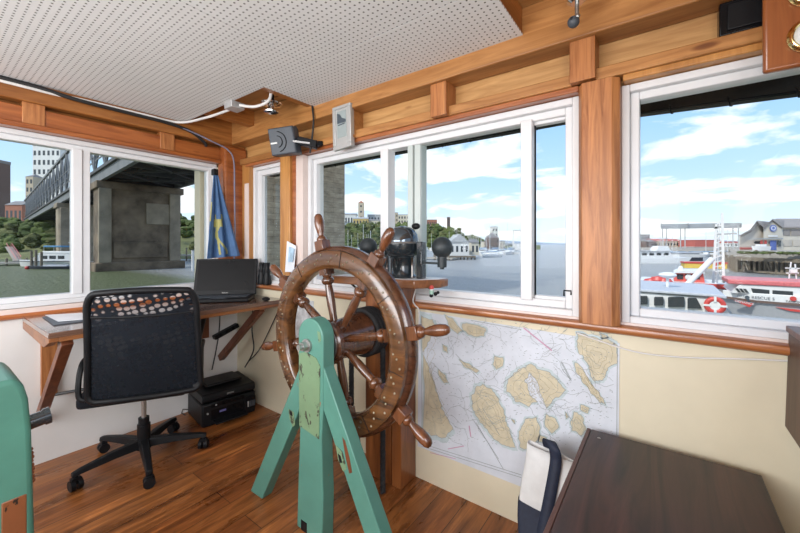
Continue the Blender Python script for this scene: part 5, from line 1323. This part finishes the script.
gn = thing('gantry_frame', 'tall grey open steel boat shelter frame on posts by the quay', 'gantry', tuple(W((700-CX)/F*150,150,ZQ)))
for t, pxs in ((146,(662.5,680.5,716,738.5)),(162,(666.5,685,717,733))):
    for px in pxs:
        p = W((px-CX)/F*t,t,ZWA); zt = HC+(CY-224.5)/F*146
        MB().bar(p, V((p.x,p.y,zt)), .42, .42, up=(1,0,0)).build('post', M_gry, gn)
zt = HC+(CY-224.5)/F*146
for f in (661.5,688,715,741): MB().bar(W((f-CX)/F*145,145,zt+.2), W((f-CX)/F*163,163,zt+.2), .5, .5).build('cross_beam', M_gry, gn)
for f in (146,162): MB().bar(W((661-CX)/F*f,f,zt-.5), W((741-CX)/F*f,f,zt), .6, 1.3).build('truss_beam', M_gry, gn)
for i in range(5):
    px = (652,664,671,704,728)[i]; t = 170
    put_boat('s', px, t*.8, 1.2*i, .8, 'white sailboat moored below the gantry frame at the right', 'sailboats by the gantry')
for i in range(8): put_boat('m', (645,660,672,683,697,706,712,722)[i], 118+3*i, .9*i, .8, 'small white motorboat moored by the quay below the gantry frame', 'motorboats by the quay')

# wharf on piles with the long warehouse
ZK = HC-1.5
wh = thing('pile_wharf', 'dark timber wharf on tall piles in front of the warehouse', 'wharf', tuple(W((770-CX)/F*56,56,ZWA)))
def wp(px, t, z): return W((px-CX)/F*t, t, z)
MB().prism([wp(737,62,ZK-.7),wp(830,50,ZK-.7),wp(850,88,ZK-.7),wp(737,92,ZK-.7)], (0,0,.7)).build('deck', M_dock, wh)
MB().bar(wp(737,61.5,ZK-1.0), wp(830,49.6,ZK-1.0), .4, .6).bar(wp(737,61.6,ZK-3.0), wp(830,49.7,ZK-3.0), .25, .3).build('cap_beam', M_piles, wh)
for i in range(17):
    f = i/16; px = 738+88*f; t = 61.8-11.9*f
    MB().cyl(wp(px,t+.2,ZWA-1), wp(px,t+.2,ZK-.7), .2, n=8).build('pile', M_piles, wh)
    if i % 2 == 0:
        MB().cyl(wp(px+1.5,t+6,ZWA-1), wp(px+1.5,t+6,ZK-.7), .2, n=8).build('pile', M_piles, wh)
    if i % 4 == 1: MB().bar(wp(px,t-.1,ZK-1), wp(px+6,t-.9,ZWA), .22, .22).build('brace', M_piles, wh)
# the bulkhead corner left of the wharf
bk_ = thing('timber_bulkhead', 'curved brown timber bulkhead at the left end of the pile wharf', 'bulkhead', tuple(wp(726,75,ZWA)))
pts = [(737,61.5),(731,66),(724.5,76),(722,90),(727,110),(738,125)]
for (a, ta), (b, tb_) in zip(pts, pts[1:]):
    MB().prism([wp(a,ta,ZWA-.5), wp(b,tb_,ZWA-.5), wp(b,tb_,ZK-1.2), wp(a,ta,ZK-.8)], (.3,.4,0)).build('sheet_wall', M_piles, bk_)
MB().prism([wp(a,t_,ZK-1.3) for a, t_ in pts]+[wp(790,125,ZK-1.3), wp(790,80,ZK-1.3)], (0,0,.3)).build('fill', M_quay, bk_)
for i in range(14):
    f = i/13*4.999; j = int(f); f -= j; a = pts[j][0]+(pts[j+1][0]-pts[j][0])*f; t_ = pts[j][1]+(pts[j+1][1]-pts[j][1])*f
    MB().cyl(wp(a-.5,t_-.4,ZWA-1), wp(a-.5,t_-.4,ZK-1+.3*(i % 3)), .22, n=8).build('fender_pile', M_piles, bk_)
whs = thing('waterfront_warehouse', 'tan gabled warehouse with blue round emblem and long grey roof', 'warehouse', tuple(wp(772,92,ZK)))
tw_ = 84.0; M_tanw = wallmat('pale_tan_siding', (.52,.47,.41)); M_beige = wallmat('beige_siding', (.60,.55,.47)); M_slate = wallmat('taupe_roof', (.30,.27,.255))
def wq(px, py, t=tw_): return P(px, py, t)
dv = (W(1.6,1,0))*7
def wpoly(pts, t, name, m, d=dv, par=whs): return MB().prism([wq(a,b,t) for a, b in pts], d).build(name, m, par)
wpoly(((739.5,251),(764.5,251),(764.5,229),(757,222.5),(750.5,231),(739.5,237)), tw_, 'gable_wall', M_tanw)
wpoly(((763.5,251),(781.5,251),(781.5,227.5),(772.5,220.8),(763.5,229)), tw_-.8, 'gable_wall', M_beige)
wpoly(((781,251),(840,251),(840,228),(781,228)), tw_, 'long_wall', M_beige)
def slope(p, q, t0_, t1_, name, m): 
    a, b = p; c, d = q
    return MB().prism([wq(*a,t0_),wq(*b,t0_),wq(*b,t0_)+V((-SA,CA,0))*(t1_-t0_),wq(*a,t0_)+V((-SA,CA,0))*(t1_-t0_)], (0,0,.35)).build(name, m, whs)
for a, b in (((739,236.8),(750.5,230.6)),((750.2,230.8),(757,221.8)),((757,221.8),(765,228.8)),((763,229.2),(772.5,220.2)),((772.5,220.2),(782.5,227.8))):
    slope((a, b), (0,0) if 0 else ((0,0),(0,0)), tw_-1.2, tw_+15, 'roof', M_slate) if 0 else MB().prism([wq(*a,tw_-1.2),wq(*b,tw_-1.2),wq(*b,tw_-1.2)+(W(1.6,1,0))*7.4,wq(*a,tw_-1.2)+(W(1.6,1,0))*7.4], (0,0,.3)).build('roof', M_slate, whs)
e0, e1 = wq(780,228,tw_-.6), wq(842,228,tw_-.6); up_ = W(.88,1,0)*6 + V((0,0,2.3))
MB().prism([e0, e1, e1+up_, e0+up_], (0,0,.3)).build('long_roof', M_slate, whs)
cE = wq(773,228.2,tw_-1.0); TE = frame_matrix(cE, (CA,SA,0), (0,0,1))
M_emb = plain('blue_emblem_paint', (.10,.15,.42), .5)
MB().lathe([(0,0),(.78,0),(.78,.08),(0,.08)], TE, 28).build('emblem', M_emb, whs)
MB().lathe([(.36,.08),(.52,.08),(.52,.12),(.36,.12)], TE, 24, closed=True).build('emblem_ring', M_hullw, whs)
wpoly(((768,236.8),(777.5,236.8),(777.5,235.2),(768,235.2)), tw_-1.0, 'sign_board', M_hullw, dv*.01)
wpoly(((770,250),(776.3,250),(776.3,240.5),(770,240.5)), tw_-1.1, 'blue_door', M_emb, dv*.01)
wpoly(((777.5,246.5),(781,246.5),(781,240.5),(777.5,240.5)), tw_-1.1, 'window', M_win, dv*.01)
for x0, x1, y0, y1 in ((782,790,229.5,235.5),(791,840,229.5,235.5),(783,792,240,246),(793,840,240,246)): wpoly(((x0,y1),(x1,y1),(x1,y0),(x0,y0)), tw_-.15, 'shutter', M_slate if y0 < 235 else M_tanw, dv*.01)
wpoly(((739.5,249.5),(753,249.5),(753,247.2),(739.5,247.2)), tw_-.2, 'red_band', M_redroof, dv*.02)
wpoly(((754,243.5),(760,243.5),(760,241),(754,241)), tw_-.2, 'window', M_win, dv*.01)
for x in (760.2,764.2): wpoly(((x,243.8),(x+2.6,243.8),(x+2.6,240.3),(x,240.3)), tw_-1.2, 'red_panel', M_redp, dv*.01)
wpoly(((748,239.5),(782,239),(782,237.8),(748,238.4)), tw_-1.6, 'canopy', M_gry, dv*.08)
bb = thing('parked_boat', 'small white boat parked on the wharf in front of the warehouse', 'boat', tuple(wp(760,76,ZK)))
inM(hullmb(3.6,1.4,.8), Matrix.Translation(wp(760,76,ZK+.25)) @ Matrix.Rotation(math.atan2(SA,CA), 4, 'Z')).build('hull', M_hullw, bb)
inM(MB().box((-.5,-.5,.7),(.9,.5,1.2)), Matrix.Translation(wp(760,76,ZK+.25)) @ Matrix.Rotation(math.atan2(SA,CA), 4, 'Z')).build('cabin', M_hullw, bb)
inM(MB().box((-1.3,-.4,-.25),(1.3,.4,.0)), Matrix.Translation(wp(760,76,ZK+.25)) @ Matrix.Rotation(math.atan2(SA,CA), 4, 'Z')).build('cradle', M_piles, bb)
for i in range(9):
    px = (741,748,756,763,770,780,787,793,799)[i]; t = 58-(px-741)*.09
    tree(wp(px,t,ZK-.1), 1.5, .5, 'low weedy bush growing along the wharf edge', 'weeds along the wharf edge', i, 'bush')
wm = thing('white_radar_mast', 'white radar mast and rails above the rescue boat at the right', 'mast', tuple(onY(793,285,29.5)))
for a, b in (((788,285),(791,262)),((797,286),(795,264)),((786,273),(799,273)),((785,268),(800,268.5)),((788,279),(799,280))): MB().bar(onY(*a,29.5), onY(*b,29.5), .055, .055, up=(0,1,0)).build('strut', M_hullw, wm)
MB().bar(onY(790,271,29.4), onY(797,271,29.4), .2, .2).build('radar_bar', M_hullw, wm)

# ================================================================== LIGHT
wd = bpy.data.worlds.new('sky'); S.world = wd; wd.use_nodes = True; n = wd.node_tree.nodes; l = wd.node_tree.links
bgd = n['Background']; tc = n.new('ShaderNodeTexCoord'); sx = n.new('ShaderNodeSeparateXYZ'); l.new(tc.outputs['Generated'], sx.inputs[0])
gr_ = ramp(n, [(.0, (.70,.80,.90)), (.05, (.66,.79,.93)), (.16, (.46,.67,.93)), (.35, (.27,.51,.87)), (.8, (.14,.33,.72))])
l.new(sx.outputs[2], gr_.inputs[0])
mxz = n.new('ShaderNodeMath'); mxz.operation = 'MAXIMUM'; mxz.inputs[1].default_value = 0; l.new(sx.outputs[2], mxz.inputs[0])
az = n.new('ShaderNodeMath'); az.operation = 'ADD'; az.inputs[1].default_value = .16; l.new(mxz.outputs[0], az.inputs[0])
cbx = n.new('ShaderNodeCombineXYZ'); 
for i_, o_ in enumerate((0,1)):
    dvn = n.new('ShaderNodeMath'); dvn.operation = 'DIVIDE'; l.new(sx.outputs[o_], dvn.inputs[0]); l.new(az.outputs[0], dvn.inputs[1]); l.new(dvn.outputs[0], cbx.inputs[i_])
cbx.inputs[2].default_value = 3.1
cn = n.new('ShaderNodeTexNoise'); cn.inputs['Scale'].default_value = 1.25; cn.inputs['Detail'].default_value = 9; cn.inputs['Roughness'].default_value = .54; cn.inputs['Distortion'].default_value = .25
l.new(cbx.outputs[0], cn.inputs['Vector'])
ck = ramp(n, [(.485, (0,0,0)), (.555, (.95,.95,.95))]); l.new(cn.outputs['Fac'], ck.inputs[0])
mxs = n.new('ShaderNodeMix'); mxs.data_type = 'RGBA'; l.new(ck.outputs[0], mxs.inputs[0]); l.new(gr_.outputs[0], mxs.inputs[6]); mxs.inputs[7].default_value = (.96,.97,.99,1)
l.new(mxs.outputs[2], bgd.inputs['Color']); bgd.inputs['Strength'].default_value = 1.0

sun = bpy.data.lights.new('sun', 'SUN'); so_ = bpy.data.objects.new('sun', sun); COL.objects.link(so_)
sun.energy = 2.4; sun.angle = R(3); sun.color = (1,.95,.86)
so_.rotation_euler = V((.22,.72,-.66)).to_track_quat('-Z','Y').to_euler()
def area(name, loc, d, sx_, sy_, e, c=(1,1,1)):
    a = bpy.data.lights.new(name, 'AREA'); o = bpy.data.objects.new(name, a); COL.objects.link(o)
    a.shape = 'RECTANGLE'; a.size = sx_; a.size_y = sy_; a.energy = e; a.color = c
    o.location = loc; o.rotation_euler = V(d).to_track_quat('-Z','Y').to_euler(); return o
# added area lamps in the unseen rear and right openings, brightening the room
area('rear_fill_light', (-1.3,YR+.04,1.45), (0,1,.16), 2.85, .95, 68, (.97,.985,1))
area('right_fill_light', (XR-.02,-.45,1.45), (-1,.0,.2), 1.4, .9, 27, (.97,.985,1))

S.view_settings.view_transform = 'Standard'; S.view_settings.look = 'None'; S.view_settings.exposure = .45; S.view_settings.gamma = 1
S.view_settings.use_curve_mapping = False
S.cycles.max_bounces = 8; S.cycles.transparent_max_bounces = 16; S.cycles.sample_clamp_indirect = 6
